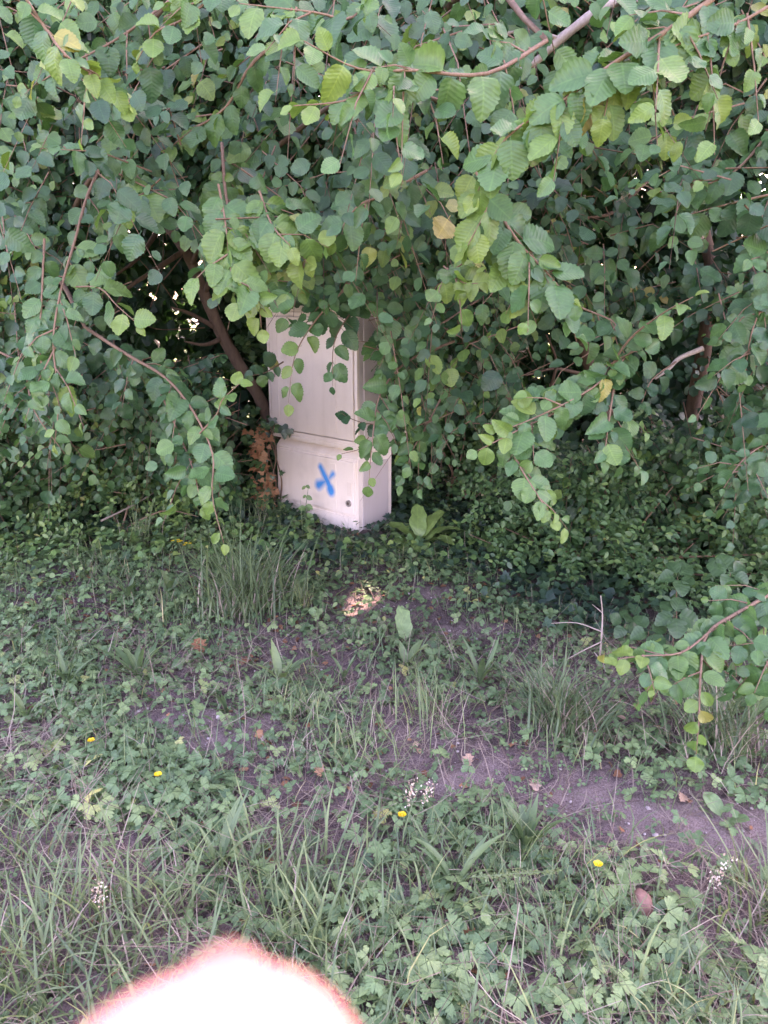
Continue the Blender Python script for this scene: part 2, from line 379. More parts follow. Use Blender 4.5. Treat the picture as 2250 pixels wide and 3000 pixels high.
# ------------------------------------------------------------------ ground
gx = lambda px, py: G(px, py)[:2]
BARE = [(gx(380 + 187 * k, 2085 + 40 * k + 25 * math.sin(k * 1.7)), (.10, .045 + .02 * (k % 3))) for k in range(11) if k not in (3, 6)] + [(gx(2130, 2440), (.3, .16)), (gx(1045, 1780), (.13, .16)), (gx(560, 2120), (.22, .10)), (gx(650, 2180), (.2, .08)), (gx(2020, 2420), (.26, .13)), (gx(1750, 2350), (.2, .10)), (gx(2250, 2480), (.2, .12)), (gx(1400, 2260), (.12, .08)), (gx(1090, 1800), (.28, .22)), (gx(1350, 1850), (.22, .14)), (gx(1250, 1740), (.2, .1)), (gx(2200, 2150), (.25, .1))]
def bare(x, y):
    b = np.zeros_like(x)
    for c, r in BARE: b = np.maximum(b, np.exp(-(((x - c[0]) / r[0]) ** 2 + ((y - c[1]) / r[1]) ** 2)))
    return b
def build_ground():
    xs = np.unique(np.concatenate([np.linspace(-600, -8, 12), np.linspace(-8, -3, 14), np.linspace(-3, 3, 181), np.linspace(3, 8, 14), np.linspace(8, 600, 12)]))
    ys = np.unique(np.concatenate([np.linspace(-300, -1, 10), np.linspace(-1, 1, 10), np.linspace(1, 6.5, 166), np.linspace(6.5, 11, 20), np.linspace(11, 900, 16)]))
    X, Y = np.meshgrid(xs, ys); near = (np.abs(X) < 3.2) & (Y > .9) & (Y < 7)
    Z = hgt(X, np.clip(Y, -5, 12)) + near * (rng.normal(0, .006, X.shape) + .012 * np.sin(23 * X + 9 * np.sin(7 * Y)) * np.sin(19 * Y + 5 * np.sin(9 * X)))
    V = np.c_[X.ravel(), Y.ravel(), Z.ravel()]; nx = len(xs)
    i = np.arange(len(ys) - 1)[:, None] * nx + np.arange(nx - 1)[None]; i = i.ravel()
    F = np.c_[i, i + 1, i + nx + 1, i + nx]
    me = raw_mesh('ground', V, F, None, bare(V[:, 0], V[:, 1])); me.materials.append(M_SOIL); me.materials.append(M_FIELD)
    cy = Y[:-1, :-1].ravel(); cx = X[:-1, :-1].ravel()
    me.polygons.foreach_set('material_index', ((cy > 9.2) | (np.abs(cx) > 40) | (cy < -20)).astype(np.int32))
    tag(link('ground', me), kind='structure')
build_ground()

# ------------------------------------------------------------------ cabinet
CB = G(1052, 1562); CU = unit(np.array([-.637, .61, 0])); CV = unit(np.array([.61, .637, 0]))   # near corner, along the front, along the side
CABW, CABD = .87, .34
def build_cabinet():
    e = empty('distribution_cabinet', Vector(CB), 'pale beige plastic utility cabinet with a blue sprayed cross on its lower door', 'cabinet')
    # local frame: x from far left (-W) to near corner (0) along the front, y = into the cabinet, z up
    ang = math.atan2(-CU[1], -CU[0]); e.rotation_euler = (0, 0, ang)
    m_hi = cabinet_mat('cabinet_upper'); m_lo = cabinet_mat('cabinet_lower', (.76, .665, .595))
    def part(name, boxes, mat, bev=.004, parent=e):
        bm = bmesh.new()
        for (x0, x1, y0, y1, z0, z1) in boxes:
            g = bmesh.ops.create_cube(bm, size=1.0)
            for v in g['verts']: v.co = Vector(((x0 + x1) / 2 + v.co.x * (x1 - x0), (y0 + y1) / 2 + v.co.y * (y1 - y0), (z0 + z1) / 2 + v.co.z * (z1 - z0)))
        if bev: bmesh.ops.bevel(bm, geom=bm.edges[:], offset=bev, segments=2, affect='EDGES', profile=.6)
        me = bpy.data.meshes.new(name); bm.to_mesh(me); bm.free()
        for p in me.polygons: p.use_smooth = False
        o = bpy.data.objects.new(name, me); COL.objects.link(o); me.materials.append(mat); o.parent = parent
        return o
    W, D, H0, H1 = CABW, CABD, .555, 1.400
    m_side = cabinet_mat('cabinet_side', (.50, .44, .425), None, .6)  # grime, plus a base greyed to paint in the dimmer light on this side
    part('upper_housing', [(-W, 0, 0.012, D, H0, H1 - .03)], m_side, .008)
    part('roof_lid', [(-W - .006, .006, -.006, D + .006, H1 - .032, H1 + .004)], m_hi, .006)
    part('door_surround', [(-W, -W + .022, -.006, .014, H0, H1 - .034), (-.026, 0, -.006, .014, H0, H1 - .034), (-W + .022, -.026, -.006, .014, H0, H0 + .03), (-W + .022, -.026, -.006, .014, H1 - .058, H1 - .034)], m_hi, .003)
    d1 = part('upper_door', [(-W + .03, -.034, -.010, .010, H0 + .038, H1 - .066)], m_hi, .006)
    part('door_rib', [(-.235, -.185, -.0135, -.0085, H0 + .07, H1 - .10)], m_hi, .0015, d1)
    part('door_rib', [(-W + .10, -W + .115, -.0125, -.0085, H0 + .07, H1 - .10)], m_hi, .001, d1)
    part('bottom_sill', [(-W + .004, -.004, -.012, .02, H0 - .022, H0 + .004)], m_hi, .004)
    m_dark = plain('rubber_dark', (.10, .07, .06), .8); m_lock = plain('lock_metal', (.45, .40, .38), .35, .6)
    part('hinge_bracket', [(-.070, -.030, -.016, -.006, H1 - .062, H1 - .034), (-.052, -.040, -.020, -.010, H1 - .085, H1 - .055)], m_hi, .002)
    def disc(name, x, z, y0, y1, r, mat, parent, sx=1.0):
        bm = bmesh.new(); bmesh.ops.create_cone(bm, cap_ends=True, segments=20, radius1=r, radius2=r * .92, depth=y1 - y0)
        bmesh.ops.rotate(bm, verts=bm.verts, matrix=Matrix.Rotation(R(90), 3, 'X'))
        for v in bm.verts: v.co = Vector((v.co.x * sx + x, v.co.y + (y0 + y1) / 2, v.co.z + z))
        me = bpy.data.meshes.new(name); bm.to_mesh(me); bm.free(); me.materials.append(mat)
        o = bpy.data.objects.new(name, me); COL.objects.link(o); o.parent = parent; return o
    k = disc('keyhole_plug', -W + .075, H0 + .395, -.014, -.004, .015, plain('plug_brown', (.40, .27, .24), .6), d1, .8)
    disc('plug_slot', -W + .075, H0 + .395, -.0155, -.0135, .007, m_dark, k, .8)
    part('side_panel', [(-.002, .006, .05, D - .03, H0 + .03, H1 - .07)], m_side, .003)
    # lower plinth, a little narrower, with a sloping shoulder
    W2 = W - .06
    bm = bmesh.new()
    prof = [(0.0, -.10), (0.0, H0 - .085), (.045, H0 - .035), (.045, H0 - .015), (D - .02, H0 - .015), (D - .02, -.10)]
    vs_ = [[bm.verts.new((x, y, z)) for y, z in prof] for x in (-W2 - .01, -.012)]
    n = len(prof)
    for i in range(n): bm.faces.new((vs_[0][i], vs_[0][(i + 1) % n], vs_[1][(i + 1) % n], vs_[1][i]))
    bm.faces.new(vs_[0][::-1]); bm.faces.new(vs_[1]); bmesh.ops.recalc_face_normals(bm, faces=bm.faces)
    bmesh.ops.bevel(bm, geom=bm.edges[:], offset=.008, segments=2, affect='EDGES')
    me = bpy.data.meshes.new('plinth'); bm.to_mesh(me); bm.free(); me.materials.append(m_lo)
    o = bpy.data.objects.new('plinth', me); COL.objects.link(o); o.parent = e
    spray = [(-.345, .385, -.250, .255, .021, .027, .030, 1.0), (-.220, .358, -.258, .322, .017, .010, .028, .95), (-.300, .295, -.368, .260, .015, .032, .040, 1.0), (-.252, .252, -.245, .240, .036, .036, .032, 1.0)]
    m_spray = cabinet_mat('cabinet_sprayed_door', (.76, .665, .595), spray)
    d2 = part('lower_door', [(-W2 + .012, -.03, -.012, .006, .105, H0 - .10)], m_spray, .009)
    part('door_rib', [(-.255, -.195, -.0150, -.010, .13, H0 - .13)], m_spray, .0015, d2)
    part('label_recess', [(-.092, -.052, -.0150, -.0105, .235, .325)], m_hi, .001, d2)
    lk = disc('lock', -.078, .185, -.022, -.008, .023, m_lock, d2); disc('lock_slot', -.078, .185, -.0235, -.0215, .010, m_dark, lk)
    part('kick_panel', [(-W2 + .03, -.04, -.006, .004, -.09, .092)], m_lo, .004)
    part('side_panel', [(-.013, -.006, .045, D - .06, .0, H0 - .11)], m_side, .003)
build_cabinet()
def cabp(x, y, z):                    # point in the cabinet's frame -> place
    return CB + (-CU) * x + CV * y + np.array([0, 0, z])

# ------------------------------------------------------------------ elms
# gaps in the canopy through which the sun reaches the ground
PIPES = [(G(1040, 1780), .06), (G(1080, 1768), .035), (G(1320, 1440), .06), (G(1390, 1475), .05), (P(1130, 1400, 5.2), .04), (G(1500, 1250) , .05)]
def in_pipe(p, extra):
    k = np.zeros(len(p), bool)
    for q, r in PIPES:
        d = p - q; t = d @ SUN; rr = np.linalg.norm(d - t[:, None] * SUN, axis=1)
        k |= (rr < r + extra) & (t > 0.02)
    return k
HOLLOW = [((-1.33, 5.0, 1.55), (.42, 1.7, .46)), ((-1.2, 5.6, 1.2), (.6, 1.2, .5)), ((-.95, 5.4, .95), (.35, 1.0, .55)), ((1.45, 4.7, 1.12), (.55, 1.3, .36)), ((.5, 5.3, 1.75), (.6, 1.0, .3)),
          ((1.75, 5.2, 2.15), (.6, 1.3, .4)), ((1.0, 5.0, .85), (.6, 1.0, .3)), ((.15, 5.6, 2.8), (.4, .9, .3))]
HOLLOW += [(P(1980, 660, 4.0), (.42, 1.3, .30)), (P(1750, 1090, 4.0), (.42, 1.3, .30)), (P(1470, 1310, 4.2), (.5, 1.1, .20)), (P(1480, 640, 4.0), (.22, .8, .16)), (P(560, 860, 4.2), (.34, 1.2, .34)), (P(120, 1330, 4.4), (.5, .8, .10))]
def hollow(p):
    k = np.zeros(len(p), bool)
    for c, r in HOLLOW: k |= ((((p - np.array(c)) / np.array(r)) ** 2).sum(1) < 1) & (p[:, 1] < 6.35)
    # clearing in front of the cabinet
    k |= (p[:, 0] > -.95 + .12 * (5 - p[:, 1])) & (p[:, 0] < .06 - .09 * (p[:, 2] > .8)) & (p[:, 1] > 1.2) & (p[:, 1] < 5.9) & (p[:, 2] < 1.47)
    q = p - CB; a = q @ (-CU); b_ = q @ CV
    k |= (a > -CABW - .1) & (a < .06) & (b_ > -.15) & (b_ < CABD + .06) & (p[:, 2] < 1.5)
    return k
def yfront(x, z):
    f = 4.35 + .25 * np.sin(1.9 * x + .7) * np.cos(1.3 * z) + .2 * np.sin(3.3 * x + 2.1 * z)
    f = f - .95 * np.clip((z - 1.75) / 1.3, 0, 1) + 1.1 * np.clip((.95 - z) / .9, 0, 1) * (x < 1.0)
    f = f - 1.25 * np.clip((x - 1.0) / 1.1, 0, 1) * np.clip(1.3 - .15 * z, 0, 1) * np.clip((z - .5) / .6, .1, 1) - .35 * np.clip((-1.3 - x) / 1.0, 0, 1)
    return f
ELMS = []
class Elm:
    def __init__(s, base, label):
        s.e = empty('elm_tree', Vector(base), label, 'tree', 'elms of the hedge'); s.leaf = []; s.twig = []; ELMS.append(s)
    def limb(s, name, pts, rad, sides=8, mat=M_BARK):
        v, f, u, t = tube(pts, rad, sides)
        if sides >= 8: v = v + rng.normal(0, .09 * float(np.mean(rad)), v.shape)
        return link(name, raw_mesh(name, v, f, u, t), mat, s.e)
ex = [(-2.55, 5.9), (-.62, 5.75), (1.75, 5.6), (2.35, 3.75)]
E0 = Elm((ex[0][0], ex[0][1], hgt(*ex[0])), 'leafy elm with long hanging shoots on the left side of the hedge')
E1 = Elm((ex[1][0], ex[1][1], hgt(*ex[1])), 'elm with a leaning brown stem rising behind the beige cabinet')
E2 = Elm((ex[2][0], ex[2][1], hgt(*ex[2])), 'elm with dark stems to the right of the cabinet, its shoots arching left')
E3 = Elm((ex[3][0], ex[3][1], hgt(*ex[3])), 'elm closest to the viewer, along the right edge of the hedge')
def add_sprays(p0, d0, n0, L, K, size, droop, tone, lvl, owner):
    """shoots with two ranks of leaves, all arrays; owner = elm index per shoot"""
    N = len(p0); ts = (np.arange(K) + .6) / K
    t = ts[None, :, None]
    pts = p0[:, None] + d0[:, None] * (L[:, None, None] * t) + np.array([0, 0, -1.0]) * (droop * L)[:, None, None] * t ** 2
    tg = unit(d0[:, None] + np.array([0, 0, -2.0]) * droop[:, None, None] * t)
    nn = unit(np.broadcast_to(n0[:, None], tg.shape) + rng.normal(0, .28, tg.shape))
    sd = unit(np.cross(tg, nn)); alt = np.where((np.arange(K) % 2) == 0, 1, -1)[None, :, None]
    ld = unit(tg * rng.uniform(.35, .8, (N, K, 1)) + sd * alt * rng.uniform(.65, 1.0, (N, K, 1)) + np.array([0, 0, -.32]) + rng.normal(0, .15, tg.shape))
    ss = size[:, None] * (.62 + .5 * np.sin(math.pi * np.clip(ts, .1, .9)))[None] * rng.uniform(.6, 1.25, (N, K))
    tn = np.clip(tone[:, None] + .16 * (ts[None] - .4) + rng.normal(0, .09, (N, K)), 0, 1)
    ok = ~in_pipe(pts.reshape(-1, 3), (ss.reshape(-1) * .6)) & ~hollow((pts + ld * ss[..., None] * .5).reshape(-1, 3))
    ow = np.repeat(owner, K)
    lv = np.full(N * K, lvl)
    arr = (pts.reshape(-1, 3), ld.reshape(-1, 3), nn.reshape(-1, 3), ss.reshape(-1), tn.reshape(-1), lv)
    for i, E in enumerate(ELMS):
        k = ok & (ow == i); E.leaf.append(tuple(a[k] for a in arr))
    tt = np.linspace(-.05, 1, 3)[None, :, None]
    tp = p0[:, None] + d0[:, None] * (L[:, None, None] * tt) + np.array([0, 0, -1.0]) * (droop * L)[:, None, None] * tt ** 2
    if lvl >= 2: return
    good = ok.reshape(N, K).mean(1) > .6
    a = unit(np.cross(d0, np.array([[.3, .2, 1.0]]))); b_ = np.cross(unit(d0), a)
    rr = np.array([.0034, .0024, .0009])[None, :, None, None]
    th = np.arange(3) * 2.0944
    ring = (np.cos(th)[None, None, :, None] * a[:, None, None] + np.sin(th)[None, None, :, None] * b_[:, None, None]) * rr
    V = tp[:, :, None] + ring
    fl = []
    for i in range(2):
        for k in range(3):
            p, q = i * 3 + k, i * 3 + (k + 1) % 3; fl += [(p, q, q + 3), (p, q + 3, p + 3)]
    fl = np.array(fl)
    for i, E in enumerate(ELMS):
        k = good & (owner == i); n = k.sum()
        if n: E.twig.append((V[k].reshape(-1, 3), (fl[None] + (np.arange(n) * 9)[:, None, None]).reshape(-1, 3), np.zeros((n * 9, 2)), np.full(n * 9, .5)))
def own(x, y):
    o = np.where(x < -1.05, 0, np.where(x < .75, 1, 2)); return np.where((x > 1.25) & (y < 3.9), 3, o)

def fill_hedge():
    # the leafy face of the hedge
    N = 14800
    x = rng.uniform(-3.3, 3.4, N); z = rng.uniform(.12, 3.9, N)
    dep = rng.exponential(.42, N); y = yfront(x, z) + dep
    keep = ~((z < .75) & (x > -.9) & (x < 1.0)) & ~((z < .45) & (x < -1.0) & (rng.random(N) < .6)) & ~((z < .55) & (x > .9) & (y < 3.9))
    x, y, z, dep = x[keep], y[keep], z[keep], dep[keep]; N = len(x)
    yaw = rng.normal(-math.pi / 2, .85, N); el = rng.normal(-.05, .35, N)
    d0 = np.c_[np.cos(yaw) * np.cos(el), np.sin(yaw) * np.cos(el), np.sin(el)]
    n0 = unit(np.c_[rng.normal(0, .35, N), np.full(N, -.72) + rng.normal(0, .25, N), np.full(N, .70)])
    L = rng.uniform(.20, .46, N); p0 = np.c_[x, y, z] - d0 * L[:, None] * .5
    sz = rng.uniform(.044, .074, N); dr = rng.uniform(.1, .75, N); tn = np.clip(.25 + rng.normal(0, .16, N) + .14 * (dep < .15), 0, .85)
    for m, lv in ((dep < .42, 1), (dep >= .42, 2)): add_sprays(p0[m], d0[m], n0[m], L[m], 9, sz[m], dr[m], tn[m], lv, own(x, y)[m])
    # shoots that stand out in front of that face
    for (x0, x1, y0, y1, d0_, d1_, N) in ((-150, 2400, -200, 620, 2.3, 3.6, 260), (-100, 420, 560, 1330, 3.0, 4.0, 70), (1150, 2350, 520, 1230, 3.0, 4.0, 90), (2150, 2420, 700, 1500, 2.6, 3.3, 26), (820, 1250, 560, 900, 3.0, 3.8, 40)):
        c = np.array([P(rng.uniform(x0, x1), rng.uniform(y0, y1), rng.uniform(d0_, d1_)) for _ in range(N)])
        yaw = rng.normal(-math.pi / 2, 1.0, N); el = rng.normal(-.15, .4, N)
        d0 = np.c_[np.cos(yaw) * np.cos(el), np.sin(yaw) * np.cos(el), np.sin(el)]
        n0 = unit(np.c_[rng.normal(0, .4, N), np.full(N, -.72) + rng.normal(0, .25, N), np.full(N, .70)]); L = rng.uniform(.25, .5, N)
        add_sprays(c - d0 * L[:, None] * .5, d0, n0, L, 11, rng.uniform(.048, .080, N), rng.uniform(.2, 1.0, N), np.clip(.40 + rng.normal(0, .17, N), 0, .85), 1, own(c[:, 0], c[:, 1]))
    # inner and far side of the hedge
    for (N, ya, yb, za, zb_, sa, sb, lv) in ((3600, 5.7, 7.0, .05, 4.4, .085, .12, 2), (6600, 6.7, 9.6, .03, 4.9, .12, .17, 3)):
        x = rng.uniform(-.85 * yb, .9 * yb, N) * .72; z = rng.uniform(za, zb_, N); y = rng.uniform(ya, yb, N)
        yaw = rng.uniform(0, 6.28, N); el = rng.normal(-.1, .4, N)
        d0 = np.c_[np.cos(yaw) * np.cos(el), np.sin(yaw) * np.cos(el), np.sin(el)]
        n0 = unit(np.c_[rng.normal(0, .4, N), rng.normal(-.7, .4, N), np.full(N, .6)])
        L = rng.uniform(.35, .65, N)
        add_sprays(np.c_[x, y, z], d0, n0, L, 9, rng.uniform(sa, sb, N), rng.uniform(.1, .6, N), np.clip(.15 + rng.normal(0, .1, N), 0, 1), lv, own(x, y))  # leaf tone set darker here, painting in the shade of the interior
    # high canopy, above the picture: it shades the verge
    N = 6400
    x = rng.uniform(-5, 8.5, N); z = rng.uniform(3.7, 7.6, N); y = rng.uniform(4.3, 9.0, N) + .25 * np.maximum(0, z - 6.5)
    yaw = rng.uniform(0, 6.28, N); el = rng.normal(0, .4, N)
    d0 = np.c_[np.cos(yaw) * np.cos(el), np.sin(yaw) * np.cos(el), np.sin(el)]
    n0 = unit(np.c_[rng.normal(0, .5, N), rng.normal(0, .5, N), np.full(N, .9)])
    L = rng.uniform(.4, .8, N)
    add_sprays(np.c_[x, y, z], d0, n0, L, 11, rng.uniform(.12, .17, N), rng.uniform(.1, .5, N), np.clip(.3 + rng.normal(0, .12, N), 0, 1), 3, own(x, y))
fill_hedge()

def hero(E, ctrl, n, size, tone0=.3, tone1=.6, r0=.006, face=(0, -.72, .6), flat=.26, start=.1, hang=.3, spur=.3):
    """one prominent shoot: control points (x, y in the photo, metres north)"""
    pts = np.array([P(*c) for c in ctrl]); pts[1:-1] += rng.normal(0, .012, pts[1:-1].shape); rad = np.linspace(r0, .0012, len(pts))
    E.limb('branch', pts, rad, 6, M_TWIG)
    seg = np.r_[0, np.cumsum(np.linalg.norm(np.diff(pts, axis=0), axis=1))]; Lt = seg[-1]
    s = np.clip(np.linspace(start, 1.0, n) + rng.normal(0, .25 / n, n), .02, 1) * Lt; s[-1] = Lt
    pos = np.stack([np.interp(s, seg, pts[:, k]) for k in range(3)], -1)
    tg = unit(np.gradient(pts, axis=0)); tg = unit(np.stack([np.interp(s, seg, tg[:, k]) for k in range(3)], -1))
    fc = unit(np.array(face) + rng.normal(0, .22, 3))
    nn = unit(fc + rng.normal(0, flat, (n, 3))); sd = unit(np.cross(tg, nn))
    alt = np.where(np.arange(n) % 2 == 0, 1, -1)[:, None]; alt = np.where((np.arange(n) == n - 1)[:, None], 0.1, alt)
    ld = unit(tg * rng.uniform(.35, .8, (n, 1)) + sd * alt * rng.uniform(.65, 1, (n, 1)) + np.array([0, 0, -1.0]) * rng.uniform(.2, 1.6, (n, 1)) * hang + rng.normal(0, .16, (n, 3)))
    u = np.linspace(0, 1, n)
    ss = size * (.78 + .35 * np.sin(math.pi * (u * .85 + .1))) * rng.uniform(.7, 1.18, n) * np.where(u > .88, .75, 1)
    tn = np.clip(tone0 + (tone1 - tone0) * u ** 1.6 + rng.normal(0, .08, n), 0, .82); tn[rng.random(n) < .012] = .96
    E.leaf.append((pos, ld, nn, ss, tn, np.zeros(n, int)))
    # short spur shoots leaving the branch
    m = np.where((rng.random(n) < spur) & (u < .8))[0]
    if len(m):
        dd = unit(tg[m] * .5 + sd[m] * np.where(rng.random((len(m), 1)) < .5, 1, -1) + rng.normal(0, .35, (len(m), 3)) + np.array([0, -.15, -.25]))
        add_sprays(pos[m], dd, unit(fc + rng.normal(0, .3, (len(m), 3))), rng.uniform(.10, .2, len(m)), 5, np.full(len(m), size * .78), rng.uniform(.2, .8, len(m)), np.full(len(m), (tone0 + tone1) / 2 - .08), 0, np.full(len(m), ELMS.index(E)))
def H(E, c, n, s, *a, **k): hero(E, c, int(n * 1.2), s * 1.02, *((min(.72, a[0] + .12), min(.84, a[1] + .14)) + a[2:] if len(a) > 1 else (.38, .66)), **k)
# left
H(E0, [(330, 420, 2.9), (260, 560, 2.75), (215, 700, 2.6), (190, 850, 2.5), (168, 1000, 2.45), (160, 1150, 2.4), (160, 1300, 2.4)], 19, .078, .3, .72, .006)
H(E0, [(215, 840, 2.55), (290, 855, 2.5), (350, 890, 2.45), (405, 950, 2.42)], 8, .075, .35, .72, .003)
H(E0, [(-60, 560, 3.0), (40, 640, 2.9), (110, 740, 2.8)], 9, .07)
H(E0, [(-80, 1000, 3.2), (40, 1080, 3.1), (130, 1190, 3.0), (190, 1330, 2.95)], 14, .065, .2, .4)
H(E0, [(250, 960, 3.1), (380, 1040, 2.9), (480, 1110, 2.75), (560, 1215, 2.6), (600, 1330, 2.5), (625, 1450, 2.45), (655, 1590, 2.4)], 25, .074, .25, .62, .007)
H(E0, [(585, 1270, 2.55), (630, 1220, 2.52), (665, 1170, 2.5), (700, 1125, 2.48)], 8, .06, .45, .78, .003)
H(E0, [(40, -60, 1.9), (120, 60, 1.9), (190, 150, 1.9), (300, 230, 1.95), (380, 300, 2.0)], 11, .062, .75, .85, .004)
H(E0, [(700, -80, 2.3), (540, 40, 2.3), (470, 130, 2.3), (400, 180, 2.3)], 9, .066, .5, .7, .004)
H(E0, [(900, 60, 2.5), (760, 180, 2.5), (660, 300, 2.5), (560, 380, 2.55), (480, 450, 2.6)], 17, .075, .4, .65, .006, hang=.7)
H(E0, [(500, 0, 2.7), (360, 120, 2.6), (200, 220, 2.5), (60, 280, 2.5)], 15, .07, .3, .55, .005, hang=.5)
# over and around the cabinet
H(E1, [(650, 420, 2.9), (670, 560, 2.7), (700, 680, 2.55), (735, 810, 2.45), (765, 960, 2.4)], 20, .088, .45, .7, .006, hang=.55)
H(E1, [(640, 540, 2.5), (660, 660, 2.42), (690, 780, 2.36), (700, 880, 2.32)], 16, .09, .5, .68, .004, hang=.5)
H(E1, [(760, 560, 2.5), (800, 660, 2.4), (850, 720, 2.35)], 11, .085, .5, .66, .004, hang=.6)
H(E1, [(1200, 900, 3.5), (1130, 960, 3.4), (1090, 1040, 3.3)], 12, .075, .3, .45, .004, hang=.4)
H(E0, [(130, 700, 2.6), (120, 860, 2.5), (110, 1000, 2.45), (130, 1150, 2.4)], 15, .07, .35, .6, .004)
H(E0, [(470, 1150, 2.8), (520, 1260, 2.65), (560, 1380, 2.55), (590, 1480, 2.5)], 15, .07, .3, .55, .004)
H(E2, [(1860, 1020, 2.6), (1720, 1140, 2.5), (1580, 1230, 2.42), (1440, 1270, 2.38)], 15, .078, .45, .66, .004)
H(E1, [(690, 600, 2.65), (770, 650, 2.55), (840, 700, 2.45), (900, 770, 2.4)], 11, .085, .45, .65, .004, hang=.6)
H(E1, [(1080, 780, 3.4), (980, 870, 3.25), (900, 950, 3.1), (870, 1060, 3.05), (845, 1180, 3.0)], 14, .078, .35, .65, .005, hang=.5)
H(E1, [(1120, 820, 3.5), (1030, 920, 3.3), (990, 1010, 3.2), (975, 1130, 3.15)], 12, .078, .25, .4, .004, hang=.5)
H(E1, [(1060, 830, 3.4), (950, 900, 3.3), (890, 940, 3.2), (840, 930, 3.15)], 11, .085, .3, .5, .004, hang=.5)
H(E1, [(1330, 1000, 3.5), (1200, 1060, 3.3), (1120, 1160, 3.15), (1085, 1290, 3.0), (1080, 1420, 2.95)], 16, .08, .3, .6, .006, hang=.4)
H(E1, [(1200, 1230, 3.4), (1100, 1240, 3.3), (1040, 1235, 3.25), (1000, 1210, 3.2)], 8, .058, .15, .3, .003)
H(E1, [(1080, 1280, 3.1), (1040, 1310, 3.05), (1000, 1330, 3.0)], 4, .06, .55, .65, .002)
H(E1, [(1400, 880, 3.6), (1260, 960, 3.4), (1160, 1010, 3.3), (1110, 1080, 3.2)], 14, .078, .25, .4, .005)
H(E1, [(1300, 1150, 3.5), (1240, 1250, 3.4), (1200, 1330, 3.3), (1180, 1420, 3.25)], 10, .075, .3, .5, .004)
H(E1, [(830, 1060, 3.9), (790, 1090, 3.8), (740, 1100, 3.75)], 7, .075, .3, .4, .004)
H(E1, [(1300, 780, 2.5), (1350, 830, 2.4), (1400, 830, 2.35)], 7, .07, .6, .75, .003)
H(E1, [(1600, 120, 2.3), (1420, 200, 2.1), (1220, 200, 1.98), (1050, 180, 1.93), (890, 120, 1.9)], 18, .080, .4, .62, .006, hang=.55)
H(E1, [(1300, 300, 2.1), (1120, 260, 2.0), (1000, 290, 1.98), (860, 310, 1.95)], 12, .074, .45, .65, .005, hang=.45)
H(E1, [(1150, -80, 2.2), (1060, 20, 2.15), (900, 60, 2.1), (700, 10, 2.1)], 12, .078, .4, .6, .005, hang=.7)
H(E1, [(1250, 500, 2.6), (1130, 560, 2.5), (1050, 620, 2.45), (980, 700, 2.4)], 13, .078, .3, .5, .005, hang=.5)
# right
H(E2, [(2160, -60, 1.9), (1980, 70, 1.86), (1800, 180, 1.85), (1650, 300, 1.88), (1500, 420, 1.9), (1400, 560, 1.95)], 28, .082, .42, .6, .008, hang=.55)
H(E2, [(1900, 180, 1.9), (1800, 250, 1.88), (1770, 340, 1.86)], 7, .07, .8, .95, .003, hang=.7)
H(E2, [(2250, 20, 1.9), (2130, 60, 1.88), (2000, 130, 1.85), (1900, 210, 1.85)], 11, .072, .45, .8, .004, hang=.6)
H(E2, [(1380, 480, 2.2), (1400, 600, 2.15), (1370, 720, 2.12)], 9, .085, .6, .75, .004, hang=.6)
H(E2, [(1420, 560, 2.3), (1520, 680, 2.2), (1600, 780, 2.18), (1680, 890, 2.15)], 16, .09, .35, .5, .005, hang=.5)
H(E2, [(1480, 640, 2.3), (1470, 740, 2.25), (1530, 800, 2.2)], 7, .075, .8, .95, .003, hang=.5)
H(E2, [(1790, 1240, 2.7), (1800, 1110, 2.6), (1850, 1000, 2.5), (1930, 930, 2.4), (2030, 870, 2.3)], 14, .080, .4, .68, .006, hang=.1)
H(E2, [(1860, 1080, 2.65), (1760, 1130, 2.58), (1650, 1190, 2.5), (1520, 1260, 2.4), (1400, 1320, 2.35)], 16, .082, .4, .66, .006, hang=.25)
H(E2, [(1800, 1120, 2.6), (1795, 1230, 2.5), (1770, 1340, 2.45)], 9, .078, .35, .55, .004)
H(E2, [(1480, 1280, 2.45), (1530, 1370, 2.38), (1575, 1450, 2.33), (1620, 1520, 2.3)], 10, .074, .45, .68, .004)
H(E2, [(1700, 900, 2.9), (1780, 960, 2.8), (1700, 1010, 2.75)], 8, .075, .3, .5, .004)
H(E2, [(1980, 1060, 3.2), (1920, 1120, 3.1), (1880, 1180, 3.05)], 8, .06, .2, .3, .004)
H(E3, [(2300, 300, 2.6), (2215, 430, 2.6), (2120, 520, 2.6), (2000, 560, 2.6), (1880, 540, 2.6)], 17, .075, .3, .7, .006)
H(E3, [(2300, 560, 2.6), (2200, 590, 2.6), (2080, 600, 2.6), (1980, 640, 2.6)], 12, .078, .3, .45, .005, hang=.5)
H(E3, [(2330, 800, 2.7), (2250, 900, 2.65), (2190, 1010, 2.6), (2180, 1120, 2.6)], 13, .078, .3, .45, .005)
H(E3, [(2330, 650, 2.5), (2270, 720, 2.45), (2200, 760, 2.4)], 8, .08, .35, .5, .004)
H(E3, [(2330, 1700, 2.45), (2180, 1790, 2.3), (2070, 1850, 2.2), (2040, 1950, 2.1), (2035, 2080, 2.05), (2040, 2210, 2.0)], 22, .074, .4, .66, .007)
H(E3, [(2080, 1850, 2.2), (1990, 1900, 2.12), (1900, 1925, 2.08), (1810, 1930, 2.05)], 11, .068, .45, .72, .004, hang=.25)
H(E3, [(2120, 1830, 2.25), (2060, 1900, 2.2), (2100, 1980, 2.15)], 9, .074, .4, .55, .004)
H(E3, [(2330, 1850, 2.2), (2250, 1930, 2.15), (2210, 2030, 2.1)], 9, .075, .4, .6, .004)
H(E3, [(2330, 1250, 2.8), (2200, 1330, 2.75), (2120, 1430, 2.7)], 12, .07, .25, .45, .005)

